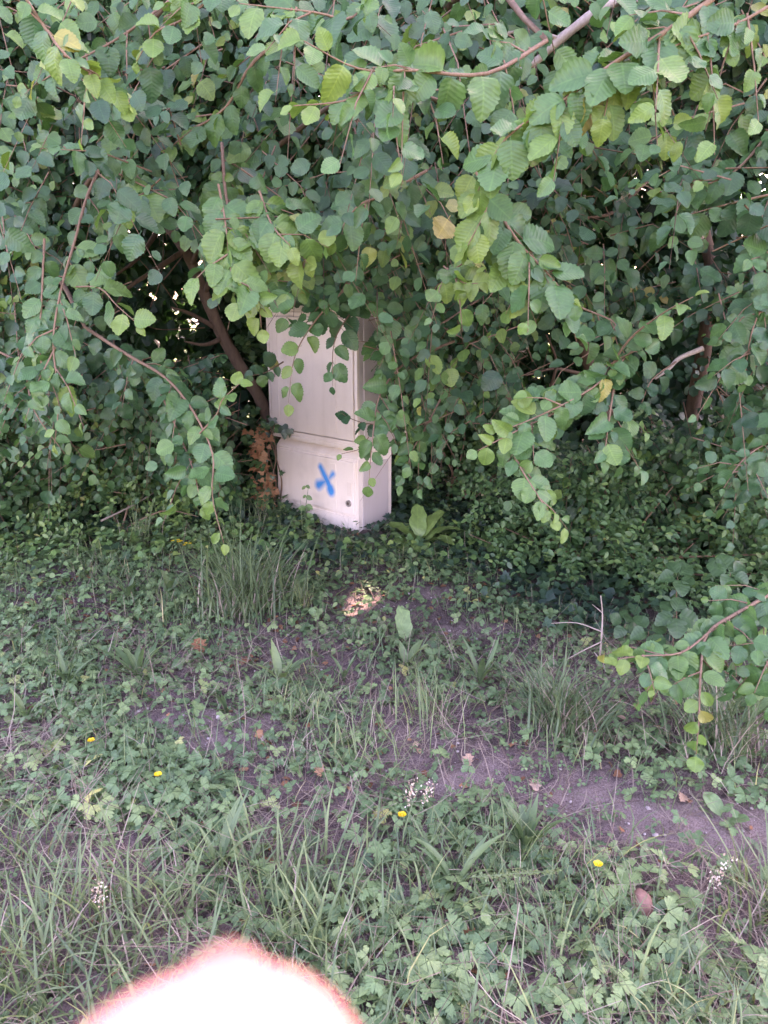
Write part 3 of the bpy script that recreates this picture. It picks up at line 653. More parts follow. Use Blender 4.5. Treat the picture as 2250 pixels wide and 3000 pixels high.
# stems and limbs
def limbs():
    def pp(*c): return [P(*q) for q in c]
    b1 = np.array([*ex[1], -.05])
    E1.limb('trunk', [b1] + pp((800, 1250, 5.6), (740, 1130, 5.5), (660, 1000, 5.45), (600, 860, 5.4), (540, 730, 5.4), (480, 640, 5.5), (430, 480, 5.6), (420, 200, 5.7)) + [np.array([-2.2, 5.9, 4.6]), np.array([-2.4, 6.0, 6.5])],
            [.052, .047, .043, .039, .036, .033, .031, .029, .027, .022, .011], 10)
    for c in [[(640, 965, 5.45), (560, 920, 5.3), (500, 900, 5.2)], [(540, 735, 5.4), (440, 800, 5.2), (360, 860, 5.1), (320, 960, 5.0)], [(480, 650, 5.5), (400, 760, 5.3), (300, 830, 5.2)],
              [(655, 990, 5.45), (600, 1010, 5.3), (540, 1000, 5.2)], [(600, 860, 5.4), (640, 760, 5.2), (700, 700, 5.0), (800, 640, 4.6)], [(560, 780, 5.4), (620, 640, 5.0), (760, 480, 4.2), (900, 360, 3.2), (1000, 290, 2.6)]]:
        E1.limb('limb', pp(*c), np.linspace(.02, .006, len(c)), 6)
    E1.limb('trunk', [np.array([-.35, 6.0, -.05]), np.array([-.2, 6.0, 1.2]), np.array([.1, 5.9, 2.6]), np.array([.2, 5.8, 4.4]), np.array([.4, 5.8, 7.2])], [.07, .06, .05, .04, .015], 10)
    E1.limb('limb', [np.array([-.1, 5.95, 2.0]), np.array([.1, 4.6, 2.5]), np.array([.3, 3.2, 2.6]), np.array(P(1600, 120, 2.3))], [.03, .022, .014, .006], 8)
    b2 = np.array([*ex[2], -.05])
    E2.limb('trunk', [b2] + pp((1760, 1180, 5.4), (1720, 1050, 5.3), (1690, 940, 5.3), (1660, 700, 5.3)) + [np.array([1.3, 5.4, 4.2]), np.array([1.2, 5.4, 7.0])], [.05, .046, .042, .038, .034, .028, .012], 10)
    E2.limb('trunk', [b2 + np.array([.5, .2, 0])] + pp((2080, 900, 5.2), (2065, 700, 5.2), (2050, 600, 5.2), (2040, 300, 5.2)) + [np.array([2.2, 5.2, 4.6]), np.array([2.3, 5.2, 7.4])], [.055, .046, .04, .036, .034, .03, .012], 10)
    for c in [[(1760, 1110, 5.3), (1680, 1090, 5.1), (1620, 1080, 5.0), (1540, 1100, 4.8)], [(1740, 1100, 5.3), (1800, 1080, 5.1), (1860, 1050, 4.8)], [(1600, 1240, 5.0), (1610, 1150, 5.0), (1630, 1060, 4.9), (1600, 980, 4.8)],
              [(1480, 1190, 5.0), (1500, 1120, 5.0), (1520, 1060, 4.9)], [(1700, 560, 5.2), (1620, 540, 5.0), (1560, 600, 4.8)], [(1900, 520, 4.9), (1800, 620, 4.7), (1700, 640, 4.5)], [(1480, 1230, 5.2), (1490, 1150, 5.1), (1460, 1090, 5.0)]]:
        E2.limb('limb', pp(*c), np.linspace(.017, .005, len(c)), 6)
    E2.limb('limb', pp((2050, 700, 5.2), (1980, 420, 4.2), (1880, 60, 3.2), (1790, 10, 2.95), (1650, 110, 2.9), (1570, 180, 2.88), (1505, 215, 2.85)), [.03, .025, .02, .016, .014, .012, .006], 8, M_DRYTWIG)
    E2.limb('limb', pp((1640, 115, 2.9), (1560, 90, 2.88), (1500, 95, 2.86), (1440, 105, 2.86)), [.008, .006, .005, .003], 6, M_DRYTWIG)
    E2.limb('limb', pp((2060, 1020, 3.3), (1990, 1050, 3.3), (1960, 1080, 3.25), (1920, 1110, 3.2)), [.012, .01, .008, .004], 6, M_DRYTWIG)
    b3 = np.array([*ex[3], -.05])
    E3.limb('trunk', [b3, np.array([2.3, 3.7, 1.2]), np.array([2.2, 3.6, 2.4]), np.array([2.3, 3.7, 4.0]), np.array([2.5, 4.0, 6.5])], [.06, .05, .042, .03, .012], 10)
    E3.limb('limb', [np.array([2.28, 3.68, 1.5]), np.array([1.9, 3.1, 1.3]), P(2330, 1250, 2.8)], [.02, .014, .006], 6)
    E3.limb('limb', [np.array([2.28, 3.68, .9]), np.array([1.9, 3.0, .9]), P(2330, 1700, 2.45)], [.02, .014, .008], 6)
    b0 = np.array([*ex[0], -.05])
    E0.limb('trunk', [b0, np.array([-2.45, 5.8, 1.3]), np.array([-2.2, 5.6, 2.6]), np.array([-2.1, 5.6, 4.4]), np.array([-1.9, 5.8, 7.2])], [.07, .06, .05, .04, .015], 10)
    for q in [[np.array([-2.35, 5.7, 1.8]), np.array([-1.7, 4.4, 2.3]), P(500, 0, 2.7)], [np.array([-2.4, 5.75, 1.5]), np.array([-1.6, 4.2, 1.9]), P(330, 420, 2.9)], [np.array([-2.4, 5.75, 1.3]), np.array([-1.7, 4.2, 1.6]), P(250, 960, 3.1)],
              [P(1000, 660, 3.6), P(1100, 600, 3.5), P(1200, 740, 3.4)]]:
        E0.limb('limb', q, np.linspace(.025, .007, len(q)), 6)
    # bare thin twigs in the hollows
    for c in [(520, 900, 5.6), (600, 960, 5.7), (480, 820, 5.5), (560, 1060, 5.7), (440, 900, 5.4), (680, 880, 5.8), (1600, 1150, 5.2), (1560, 1060, 5.1), (1700, 1180, 5.3), (1240, 660, 4.9), (1320, 640, 5.0), (1180, 720, 4.8), (1840, 820, 5.2), (1780, 480, 5.0)]:
        p = P(*c); q = [p]
        a = random.uniform(0, 6.28)
        for k in range(3): q.append(q[-1] + np.array([math.cos(a) * .16, random.uniform(-.08, .08), math.sin(a) * .16])); a += random.uniform(-.6, .6)
        (E1 if c[0] < 1100 else E2).limb('twig', q, np.linspace(.005, .0015, 4), 4, M_TWIG)
limbs()

# leaves: the 300 that show largest on each elm are parts of their own, the rest one part
def emit_leaves():
    A = []
    for i, E in enumerate(ELMS):
        a = [np.concatenate(c) for c in zip(*E.leaf)]; A.append(a); E.leaf = None
    allp = [np.concatenate([a[k] for a in A]) for k in range(6)]; oid = np.concatenate([np.full(len(a[0]), i) for i, a in enumerate(A)])
    pos, d, n, s, tn, lv = allp
    d = unit(d); n = unit(n - d * np.sum(n * d, -1, keepdims=True)); x = np.cross(d, n)
    zb = np.full((190, 250), 1e9); samp = []
    for du, dv in ((.5, 0), (.25, 0), (.8, 0), (.5, .25), (.5, -.25), (.3, .2), (.3, -.2), (.7, .15), (.7, -.15)):
        q = pos + d * (s * du)[:, None] + x * (s * dv)[:, None]; u, v, f = proj(q)
        iu, iv = np.floor(u / 12).astype(int), np.floor(v / 12).astype(int)
        inn = (iu >= 0) & (iu < 187) & (iv >= 0) & (iv < 250)
        iu = np.clip(iu, 0, 189); iv = np.clip(iv, 0, 249); np.minimum.at(zb, (iu[inn], iv[inn]), f[inn]); samp.append((iu, iv, f, inn))
    vis = sum(((f <= zb[iu, iv] + .03) & inn).astype(float) for iu, iv, f, inn in samp) / len(samp)
    face = np.abs(np.sum(n * unit(CAM - pos), -1))
    score = vis * face * (s / samp[0][2]) ** 2
    cache = {}
    for i, E in enumerate(ELMS):
        idx = np.where(oid == i)[0]; top = idx[np.argsort(-score[idx])[:300]]
        top = top[score[top] > 0]; rest = np.setdiff1d(idx, top)
        for j in top:
            k = random.randrange(6); tb = int(round(float(tn[j]) * 16))
            if (k, tb) not in cache:
                v, f, u = ELM_HI[k]; cache[(k, tb)] = raw_mesh('leaf', v, f, u, np.full(len(v), tb / 16)); cache[(k, tb)].materials.append(M_ELM)
            o = bpy.data.objects.new('leaf', cache[(k, tb)]); COL.objects.link(o); adopt(o, E.e)
            m = np.eye(4); m[:3, 0] = x[j] * s[j] * random.uniform(.8, 1.15); m[:3, 1] = d[j] * s[j]; m[:3, 2] = n[j] * s[j] * random.uniform(.6, 1.7); m[:3, 3] = pos[j]
            o.matrix_basis = Matrix(m.tolist())
        parts = []
        for lvl, T in ((0, ELM_HI), (1, ELM_MD), (2, ELM_LO), (3, ELM_XL)):
            r = rest[lv[rest] == lvl]; kk = rng.integers(0, len(T), len(r))
            for k in range(len(T)):
                q = r[kk == k]
                if len(q): parts.append(place(T[k], pos[q], d[q], n[q], s[q], tn[q], rng.uniform(.78, 1.15, len(q))))
        v, f, u, t = cat_parts(parts); tag(link('foliage', raw_mesh('foliage', v, f, u, t), M_ELM, E.e), kind='stuff')
        v, f, u, t = cat_parts(E.twig); tag(link('twigs', raw_mesh('twigs', v, f, u, t), M_TWIG, E.e), kind='stuff')
emit_leaves()

# ------------------------------------------------------------------ ground plants
def incab(x, y):
    q = np.c_[x, y] - CB[:2]; a = q @ (-CU[:2]); b_ = q @ CV[:2]
    return (a > -CABW + .03) & (a < .02) & (b_ > -.02) & (b_ < CABD)
def scatter(N, xr, yr, dens):
    ext = .9; lo = .5 if yr[0] < 1.3 else 0; wx, wy = xr[1] - xr[0], yr[1] - yr[0]
    N = int(N * (wx + 2 * ext) * (wy + lo) / (wx * wy)); x = rng.uniform(xr[0] - ext, xr[1] + ext, N); y = rng.uniform(yr[0] - lo, yr[1], N)
    inside = (np.abs(x) < .56 * y + .15) & (y > 1.1)
    k = (rng.random(N) < dens(x, y) * np.where(inside, 1, .38)) & (np.abs(x) < .56 * y + 1.15); x, y = x[k], y[k]
    return np.c_[x, y, hgt(x, y)]
def clump(x, y, s, seed):
    return .5 + .5 * np.sin(x * s + seed) * np.sin(y * s * 1.3 + seed * 2.1) + .35 * np.sin(x * s * 2.3 + y * s * 1.9 + seed)
def flat_leaves(tm, N, xr, yr, dens, size, hmax, tone, tilt=.45, up=0.0):
    p = scatter(N, xr, yr, dens); n = len(p); az = rng.uniform(0, 6.283, n)
    h = rng.uniform(.01, 1, n) ** 1.0 * hmax(p[:, 0], p[:, 1]); p = p + np.c_[np.zeros((n, 2)), h]
    d = np.c_[np.cos(az), np.sin(az), rng.normal(-.15, .25, n)]; nn = np.c_[rng.normal(0, tilt, n), rng.normal(-up, tilt, n), np.ones(n)]
    s = rng.uniform(*size, n); t = np.clip(rng.normal(tone[0], tone[1], n), 0, 1); kk = rng.integers(0, len(tm), n)
    return cat_parts([place(tm[k], p[kk == k], d[kk == k], nn[kk == k], s[kk == k], t[kk == k]) for k in range(len(tm)) if (kk == k).any()]), p, h
def stuff(name, parts, mat, label, cat):
    v, f, u, t = cat_parts(parts); return tag(link(name, raw_mesh(name, v, f, u, t), mat), label, cat, kind='stuff')
def stalks(p, h, tone):
    k = h > .012; q = p[k].copy(); q[:, 2] -= h[k]; n = len(q)
    return strips(q, rng.uniform(0, 6.28, n), np.zeros(n), rng.normal(0, .1, n), h[k], .0022, [1, .8], 0, tone)

def ground_plants():
    ivyline = lambda x, y: 1 / (1 + np.exp(-(y - (4.30 + .45 * (x < -.75) - .85 * np.clip(x - .1, 0, 1.0) + .12 * np.sin(5 * x))) / .10))
    # ivy carpet
    a, p, h = flat_leaves(IVY + IVYR, 36000, (-3.6, 3.2), (3.2, 6.6), lambda x, y: ivyline(x, y) * ~incab(x, y) * .62, (.036, .074), lambda x, y: np.where(np.hypot(x - CB[0], y - CB[1]) < .38, .015, .08), (.20, .17), .45, .4)
    a2, p, h = flat_leaves(IVY, 1500, (-.12, .5), (4.75, 5.7), lambda x, y: ~incab(x, y) * np.exp(-((x - .12) / .2) ** 2), (.036, .07), lambda x, y: .10 + .32 * np.clip(y - 4.95, 0, .7), (.25, .2), .5, .5)
    stuff('ivy_carpet', [a, a2], M_IVY, 'dark ivy carpet covering the ground around the cabinet foot', 'ivy')
    a, p, h = flat_leaves(IVYR, 5200, (-1.6, 1.2), (3.9, 5.0), lambda x, y: np.exp(-((y - 4.55) / .3) ** 2) * ~incab(x, y) * (np.hypot(x - CB[0], y - CB[1]) > .3) * .7, (.034, .058), lambda x, y: .10 + 0 * x, (.68, .12), .4, .35)
    a2, p, h = flat_leaves(IVYR + IVY, 1500, (-1.1, -.25), (4.8, 5.75), lambda x, y: ~incab(x, y) * np.exp(-((((np.c_[x, y] - CB[:2]) @ CV[:2]) + .10) / .07) ** 2) * (((np.c_[x, y] - CB[:2]) @ (-CU[:2])) < -.3), (.036, .06), lambda x, y: .05 + .30 * np.clip(-.3 - ((np.c_[x, y] - CB[:2]) @ (-CU[:2])), 0, .6), (.45, .2), .45, .5)
    stuff('young_ivy', [a, a2], M_IVY, 'bright young ivy leaves along the front edge of the ivy carpet', 'ivy')
    # creeping buttercup and clover cover
    thin = lambda x, y: np.clip(1 - .45 * np.exp(-((y - 3.0) / .65) ** 2) * np.clip((x + 1.0) / .6, 0, 1), .3, 1)
    dn = lambda x, y: thin(x, y) * np.clip(clump(x, y, 3.1, .7) * 1.1 - .05, .05 + .2 * (y > 2.1), 1) * (1 - .72 * bare(x, y)) * (1 - ivyline(x, y)) * np.where(x + (y - 2.2) * .6 < 0, 1.0, .7)
    a, p, h = flat_leaves(BUTTER, 21000, (-2.4, 2.2), (1.1, 4.4), dn, (.034, .066), lambda x, y: .055 + 0 * x, (.42, .2), .3, .3)
    stuff('buttercup_cover', [a], M_HERB, 'carpet of lobed creeping buttercup leaves spread through the turf', 'ground cover')
    stuff('buttercup_stalks', [stalks(p, h, .45)], M_GRASS, 'thin upright leaf stalks of the creeping buttercup carpet', 'ground cover')
    dc = lambda x, y: thin(x, y) * np.clip(clump(x, y, 4.3, 2.9) * 1.1 - .05, .04 + .2 * (y > 2.1), 1) * (1 - .9 * bare(x, y)) * (1 - ivyline(x, y)) * np.where(y > 2.0, 1, .35)
    a, p, h = flat_leaves(CLOVER, 24000, (-2.4, 2.0), (1.2, 4.5), dc, (.022, .038), lambda x, y: .045 + 0 * x, (.36, .15), .3, .3)
    stuff('clover_cover', [a], M_HERB, 'patches of small clover leaves between the grass tufts', 'clover')
    a, p, h = flat_leaves(OVAL + ROUND, 15000, (-2.8, 1.6), (2.6, 5.6), lambda x, y: np.clip(clump(x, y, 2.6, 5.1), .05, 1) * (1 - .8 * bare(x, y)) * (1 - .6 * ivyline(x, y)) * .8, (.022, .045), lambda x, y: .12 * np.clip((y - 2.4) / 2, .2, 1), (.5, .2), .45, .2)
    stuff('seedling_cover', [a], M_HERB, 'small oval leaved seedlings scattered over the shaded verge', 'ground cover')
    # grass
    gp = []
    dg = lambda x, y: thin(x, y) * np.clip(clump(x, y, 3.7, 4.4) * .75 + .22 * (y < 1.9) - .05, .04, 1) * (1 - .8 * bare(x, y)) * (1 - .92 * ivyline(x, y)) * np.where(y < 2.0, 1.0, np.where(x < -.6, .7, .5))
    p = scatter(38000, (-2.4, 2.0), (1.05, 4.9), dg); n = len(p); nr = p[:, 1] < 1.9
    L = rng.gamma(5, .018, n) * np.where(nr, 1.05, .9) + .025
    gp.append(strips(p, rng.uniform(0, 6.28, n), rng.uniform(.05, .65, n), rng.uniform(.2, 1.5, n), L, rng.uniform(.0022, .0050, n) * np.where(nr, 1.15, 1), [1, 1, .7, .05], .35, np.clip(rng.normal(.42, .2, n), 0, .97), rng.normal(0, .4, n)))
    stuff('turf_grass', gp, M_GRASS, 'short uneven green grass growing over the verge', 'grass')
    # coarse long blades, thick in the near left corner
    dl = lambda x, y: np.where(x < -.05, 1.0, .35) * np.clip(clump(x, y, 4.9, 1.3), .1, 1) * (y < 1.95)
    p = scatter(1700, (-1.4, 1.3), (1.05, 2.0), dl); n = len(p)
    stuff('coarse_grass', [strips(p, rng.uniform(0, 6.28, n), rng.uniform(.1, .6, n), rng.uniform(.4, 1.6, n), rng.uniform(.10, .24, n), rng.uniform(.0045, .0085, n), [.8, 1, 1, .85, .55, .05], .4, np.clip(rng.normal(.5, .14, n), 0, .85), rng.normal(0, .4, n))],
          M_GRASS, 'longer coarse grass blades nearest the viewer around the fingertip', 'grass')
    # dry straw and litter
    sp = []
    p = scatter(17000, (-2.6, 2.2), (1.05, 5.2), lambda x, y: np.clip(clump(x, y, 2.7, 3.3) * .7 + .2, .1, 1) * (1 - .15 * bare(x, y)) * (1 - .6 * ivyline(x, y))); n = len(p)
    p[:, 2] += rng.uniform(.002, .03, n)
    sp.append(strips(p, rng.uniform(0, 6.28, n), rng.uniform(1.1, 1.62, n), rng.normal(0, .35, n), rng.gamma(4, .022, n) + .02, rng.uniform(.0012, .0028, n), [1, 1, .9, .6], 0, np.clip(rng.normal(.5, .22, n), 0, 1), rng.normal(0, .6, n)))
    p = scatter(8000, (-1.8, 1.6), (1.05, 3.3), lambda x, y: np.clip(clump(x, y, 3.9, 7.3), .12, 1) * (1 - .7 * bare(x, y))); n = len(p); p[:, 2] += rng.uniform(.015, .06, n)
    sp.append(strips(p, rng.uniform(0, 6.28, n), rng.uniform(1.0, 1.75, n), rng.normal(0, .4, n), rng.gamma(4, .026, n) + .02, rng.uniform(.0014, .0030, n), [1, 1, .6], 0, np.clip(rng.normal(.6, .22, n), 0, 1), rng.normal(0, .6, n)))
    p = scatter(2600, (-2.4, 2.0), (1.2, 4.8), lambda x, y: .6 * (1 - .8 * bare(x, y))); n = len(p)
    sp.append(strips(p, rng.uniform(0, 6.28, n), rng.uniform(.1, .8, n), rng.uniform(.1, .8, n), rng.uniform(.06, .2, n), rng.uniform(.0012, .0022, n), [1, .9, .8, .4], 0, np.clip(rng.normal(.7, .2, n), 0, 1), rng.normal(0, .5, n)))
    stuff('dry_straw', sp, M_STRAW, 'dry straw and dead grass stems lying in the verge', 'straw')
    a, p, h = flat_leaves(OVAL + IVYR + OAK, 5200, (-2.6, 2.6), (1.4, 6), lambda x, y: np.clip(.35 + .4 * (y > 3.2), 0, 1) * (1 - .25 * bare(x, y)) * ~incab(x, y), (.018, .04), lambda x, y: .015 + 0 * x, (.3, .28), .4)
    stuff('leaf_litter', [a], M_DEAD, 'small brown dead leaves littering the soil', 'leaf litter')
    # pebbles and crumbs on the bare soil
    bm = bmesh.new(); bmesh.ops.create_icosphere(bm, subdivisions=1, radius=.5)
    bm.verts.ensure_lookup_table(); pv = np.array([v.co[:] for v in bm.verts]); pf = np.array([[v.index for v in f.verts] for f in bm.faces]); bm.free()
    p = scatter(7000, (-1.8, 1.9), (1.5, 4.2), lambda x, y: bare(x, y) + .08); n = len(p)
    az = rng.uniform(0, 6.28, n)
    stuff('soil_crumbs', [place((pv * np.array([1, .8, .6]), pf, np.zeros((len(pv), 2))), p, np.c_[np.cos(az), np.sin(az), 0 * az], np.c_[rng.normal(0, .3, (n, 2)), np.ones(n)], rng.gamma(1.4, .0042, n) + .002, .5)], M_PEB, 'small pale stones and soil crumbs on the bare patches', 'gravel')
ground_plants()

# ------------------------------------------------------------------ small leaved shrubs
def shrub(name, label, base, blobs, N, size, tm, mat, tone, cat='shrub', nstem=9):
    e = empty(name, Vector(base), label, cat)
    b = np.array(base); P_, Q_ = [], []
    tot = sum(r[0] * r[1] * r[2] for c, r in blobs)
    for c, r in blobs:
        n = int(N * r[0] * r[1] * r[2] / tot); v = unit(rng.normal(0, 1, (n, 3))); rad = rng.uniform(.45, 1.0, (n, 1)) ** .6
        P_.append(np.array(c) + v * rad * np.array(r) * (1 + .18 * np.sin(7 * v[:, :1] + 5 * v[:, 2:]))); Q_.append(v)
    p = np.concatenate(P_); v = np.concatenate(Q_)
    # shoots: leaves in opposite pairs
    K = 8; n = len(p); d0 = unit(v + rng.normal(0, .4, v.shape) + np.array([0, -.25, .15])); L = rng.uniform(.10, .22, n)
    ts = (np.arange(K) // 2 + .7) / (K / 2)
    pts = p[:, None] + d0[:, None] * (L[:, None] * ts[None])[..., None] - np.array([0, 0, 1.0]) * (.3 * L[:, None] * ts[None] ** 2)[..., None]
    nn = unit(np.array([0, -.5, .8]) + rng.normal(0, .35, (n, K, 3))); sd = unit(np.cross(np.broadcast_to(d0[:, None], nn.shape), nn)) * np.where(np.arange(K) % 2, 1, -1)[None, :, None]
    ld = unit(d0[:, None] * .5 + sd * .85 + rng.normal(0, .15, nn.shape)); s = rng.uniform(size[0], size[1], (n, K))
    pts, ld, nn, s = pts.reshape(-1, 3), ld.reshape(-1, 3), nn.reshape(-1, 3), s.reshape(-1)
    t = np.clip(rng.normal(tone[0], tone[1], len(s)), 0, 1)
    g = (pts[:, 2] > hgt(pts[:, 0], pts[:, 1]) + .01) & ~in_pipe(pts, .03) & ~(incab(pts[:, 0], pts[:, 1]) & (pts[:, 2] < 1.4)); pts, ld, nn, s, t = pts[g], ld[g], nn[g], s[g], t[g]
    u, vv, f = proj(pts); fr = (u > 0) & (u < 2250) & (vv > 0) & (vv < 3000)
    gxy = np.round(u / 30) * 1000 + np.round(vv / 30); o_ = np.argsort(f); seen = set(); top = []
    for j in o_:
        if fr[j] and gxy[j] not in seen:
            seen.add(gxy[j]); top.append(j)
            if len(top) >= 300: break
    meshes = {}
    dd = unit(ld); n2 = unit(nn - dd * np.sum(nn * dd, -1, keepdims=True)); xx = np.cross(dd, n2)
    for j in top:
        k = random.randrange(len(tm)); tb = round(float(t[j]) * 8)
        if (k, tb) not in meshes:
            v_, f_, u_ = tm[k]; meshes[(k, tb)] = raw_mesh('leaf', v_, f_, u_, np.full(len(v_), tb / 8)); meshes[(k, tb)].materials.append(mat)
        o = bpy.data.objects.new('leaf', meshes[(k, tb)]); COL.objects.link(o); adopt(o, e)
        m = np.eye(4); m[:3, 0] = xx[j] * s[j]; m[:3, 1] = dd[j] * s[j]; m[:3, 2] = n2[j] * s[j]; m[:3, 3] = pts[j]; o.matrix_basis = Matrix(m.tolist())
    rest = np.setdiff1d(np.arange(len(s)), top); kk = rng.integers(0, len(tm), len(rest))
    pr = [place(tm[k], pts[rest[kk == k]], ld[rest[kk == k]], nn[rest[kk == k]], s[rest[kk == k]], t[rest[kk == k]]) for k in range(len(tm)) if (kk == k).any()]
    if pr:
        v_, f_, u_, t_ = cat_parts(pr); tag(link('foliage', raw_mesh('foliage', v_, f_, u_, t_), mat, e), kind='stuff')
    for k in range(nstem):
        c, r = blobs[k % len(blobs)]; q = np.array(c) + unit(rng.normal(0, 1, 3)) * np.array(r) * .7
        pts_ = [b + np.array([rng.normal(0, .1), rng.normal(0, .1), -.03]), (b + q) / 2 + rng.normal(0, .05, 3), q]
        v_, f_, u_, t_ = tube(pts_, [.009, .006, .002], 5); link('stem', raw_mesh('stem', v_, f_, u_, t_), M_TWIG, e)
    return e
b = G(1850, 1660)
shrub('honeysuckle_bush', 'low bush of small oval green leaves below the elm on the right', (1.35, 4.3, 0.0), [((1.1, 4.35, .30), (.55, .5, .32)), ((1.65, 4.0, .42), (.55, .55, .42)), ((2.2, 3.7, .5), (.5, .5, .45)), ((.75, 4.5, .14), (.35, .35, .14))], 1150, (.026, .044), OVAL, M_SHRUB, (.42, .18))
shrub('snowberry_bush', 'small round leaved bush in the shade just right of the cabinet', (.55, 5.6, 0.05), [((.45, 5.55, .55), (.42, .35, .45)), ((.9, 5.4, .35), (.4, .35, .32))], 420, (.026, .042), ROUND, M_SHRUB, (.38, .15))
shrub('bramble_thicket', 'dark round leaved undergrowth behind the long shoots left of the cabinet', (-1.5, 5.6, 0.05), [((-1.2, 5.5, .40), (.5, .4, .40)), ((-1.9, 5.2, .45), (.6, .45, .5)), ((-2.6, 4.9, .5), (.5, .5, .5)), ((-1.0, 6.1, .8), (.4, .3, .4))], 700, (.032, .055), ROUND, M_SHRUB, (.35, .15))
shrub('sapling_patch', 'low light green saplings at the hedge foot on the far left', (-1.75, 4.9, 0.05), [((-1.75, 4.75, .18), (.5, .3, .2)), ((-1.15, 4.9, .16), (.35, .25, .2))], 130, (.030, .048), OVAL, M_SHRUB, (.75, .15))

# bramble rosettes on the right
def rosette(base, n, size, label, tilt, tone=.3):
    e = empty('bramble_sprig', Vector(base), label, 'bramble', 'bramble sprigs by the right hedge')
    az0 = random.uniform(0, 6.28); b_ = np.array(base)
    v_, f_, u_, t_ = tube([b_ + np.array([.06, .1, -.28]), b_ + np.array([.02, .04, -.1]), b_], [.004, .003, .002], 5); link('stem', raw_mesh('stem', v_, f_, u_, t_), M_TWIG, e)
    up = unit(np.array(tilt)); a = unit(np.cross(up, [0.3, 1, 0.1])); c = np.cross(up, a)
    for k in range(n):
        th = az0 + k * 6.283 / n + random.uniform(-.2, .2); d = unit(math.cos(th) * a + math.sin(th) * c + up * .12)
        v, f, u = ELM_HI[random.randrange(6)]; s = size * random.uniform(.8, 1.15)
        V, F, U, T = place((v, f, u), np.array([b_ + d * .008]), np.array([d]), np.array([up + rng.normal(0, .12, 3)]), s, tone + random.uniform(-.1, .1), 1.15)
        link('leaf', raw_mesh('leaf', V, F, U, T), M_SHRUB, e)
for i, (px, py, Y, n, s, lab) in enumerate([(1985, 1690, 3.2, 5, .085, 'bramble sprig of five leaves, topmost above the light hanging elm shoot'), (1975, 1800, 3.1, 5, .09, 'bluish bramble sprig just above the light elm shoot on the right'),
        (2160, 1790, 2.9, 6, .085, 'pale green bramble sprig near the right edge of the picture'), (1830, 1830, 3.2, 4, .075, 'small bramble sprig lowest on the left of the elm shoot'), (2140, 1680, 3.1, 5, .08, 'bramble sprig half under the right elm, level with the topmost sprig'), (1900, 1850, 3.1, 4, .08, 'bramble sprig directly behind the light elm shoot')]):
    rosette(P(px, py, Y), n, s, lab, (random.uniform(-.2, .2), -.6, .8), .35)

# ------------------------------------------------------------------ ivy on the cabinet
def cabinet_ivy():
    b = cabp(-CABW + .03, -.03, .02); e = empty('ivy_vine', Vector(b), 'ivy with a mass of dead brown leaves climbing the left edge of the cabinet', 'ivy')
    for k in range(4):
        q = [cabp(-CABW + .02 + .05 * math.sin(k * 2 + z * 9) + .02 * k, -.025 - .012 * (k % 3), z) for z in np.linspace(-.02, .62, 6)]
        v, f, u, t = tube(q, np.linspace(.006, .003, 6), 5); link('stem', raw_mesh('stem', v, f, u, t), M_TWIG, e)
    n = 120
    z = rng.uniform(.02, .60, n); xx = -CABW + .02 + rng.normal(0, .055, n) - .05 * (z > .3); yy = -.05 - rng.uniform(0, .09, n)
    for j in range(n):
        p = cabp(xx[j], yy[j], z[j]); az = random.uniform(-2.6, -.5)
        d = unit(np.array([math.cos(random.uniform(0, 6.28)), -.3, random.uniform(-1, .2)])); nn = np.array([random.gauss(0, .5), -1, random.gauss(.3, .4)])
        dead = random.random() < .86
        V, F, U, T = place(random.choice(IVY), np.array([p]), np.array([d]), np.array([nn]), random.uniform(.035, .065), random.uniform(.35, .8) if dead else random.uniform(.1, .4))
        link('dead_leaf' if dead else 'leaf', raw_mesh('leaf', V, F, U, T), M_DEAD if dead else M_IVY, e)
    for x, z, s in ((-.845, .625, .085), (-.80, .66, .07), (-.70, .62, .10), (-.90, .60, .085), (-.66, .60, .07), (-.62, .605, .06), (-.86, .56, .07)):
        p = cabp(x, -.035, z); V, F, U, T = place(random.choice(IVY), np.array([p]), np.array([[random.gauss(.1, .3), -.3, -1]]), np.array([[random.gauss(0, .2), -1, .5]]), s, random.uniform(.05, .3))
        link('leaf', raw_mesh('leaf', V, F, U, T), M_IVY, e)
cabinet_ivy()
def sprout():
    b = cabp(-.35, -.16, 0.0); e = empty('vine_sprout', Vector(b), 'thin upright sprout with small leaves in front of the blue cross', 'sprout')
    q = [b, cabp(-.36, -.14, .1), cabp(-.35, -.13, .2), cabp(-.34, -.12, .285)]
    v, f, u, t = tube(q, [.003, .0025, .002, .001], 5); link('stem', raw_mesh('stem', v, f, u, t), M_GRASS, e)
    for z, sx, s in ((.06, -1, .07), (.09, 1, .06), (.13, -1, .06), (.15, 1, .055), (.21, 1, .05), (.215, -1, .03), (.275, -1, .035), (.28, 1, .035)):
        p = cabp(-.353, -.135, z); V, F, U, T = place(random.choice(OVAL), np.array([p]), np.array([[sx * .8, -.2, -.4 + random.gauss(0, .2)]]), np.array([[random.gauss(0, .3), -1, .6]]), s, random.uniform(.6, .85), 1.15)
        link('leaf', raw_mesh('leaf', V, F, U, T), M_SHRUB, e)
sprout()

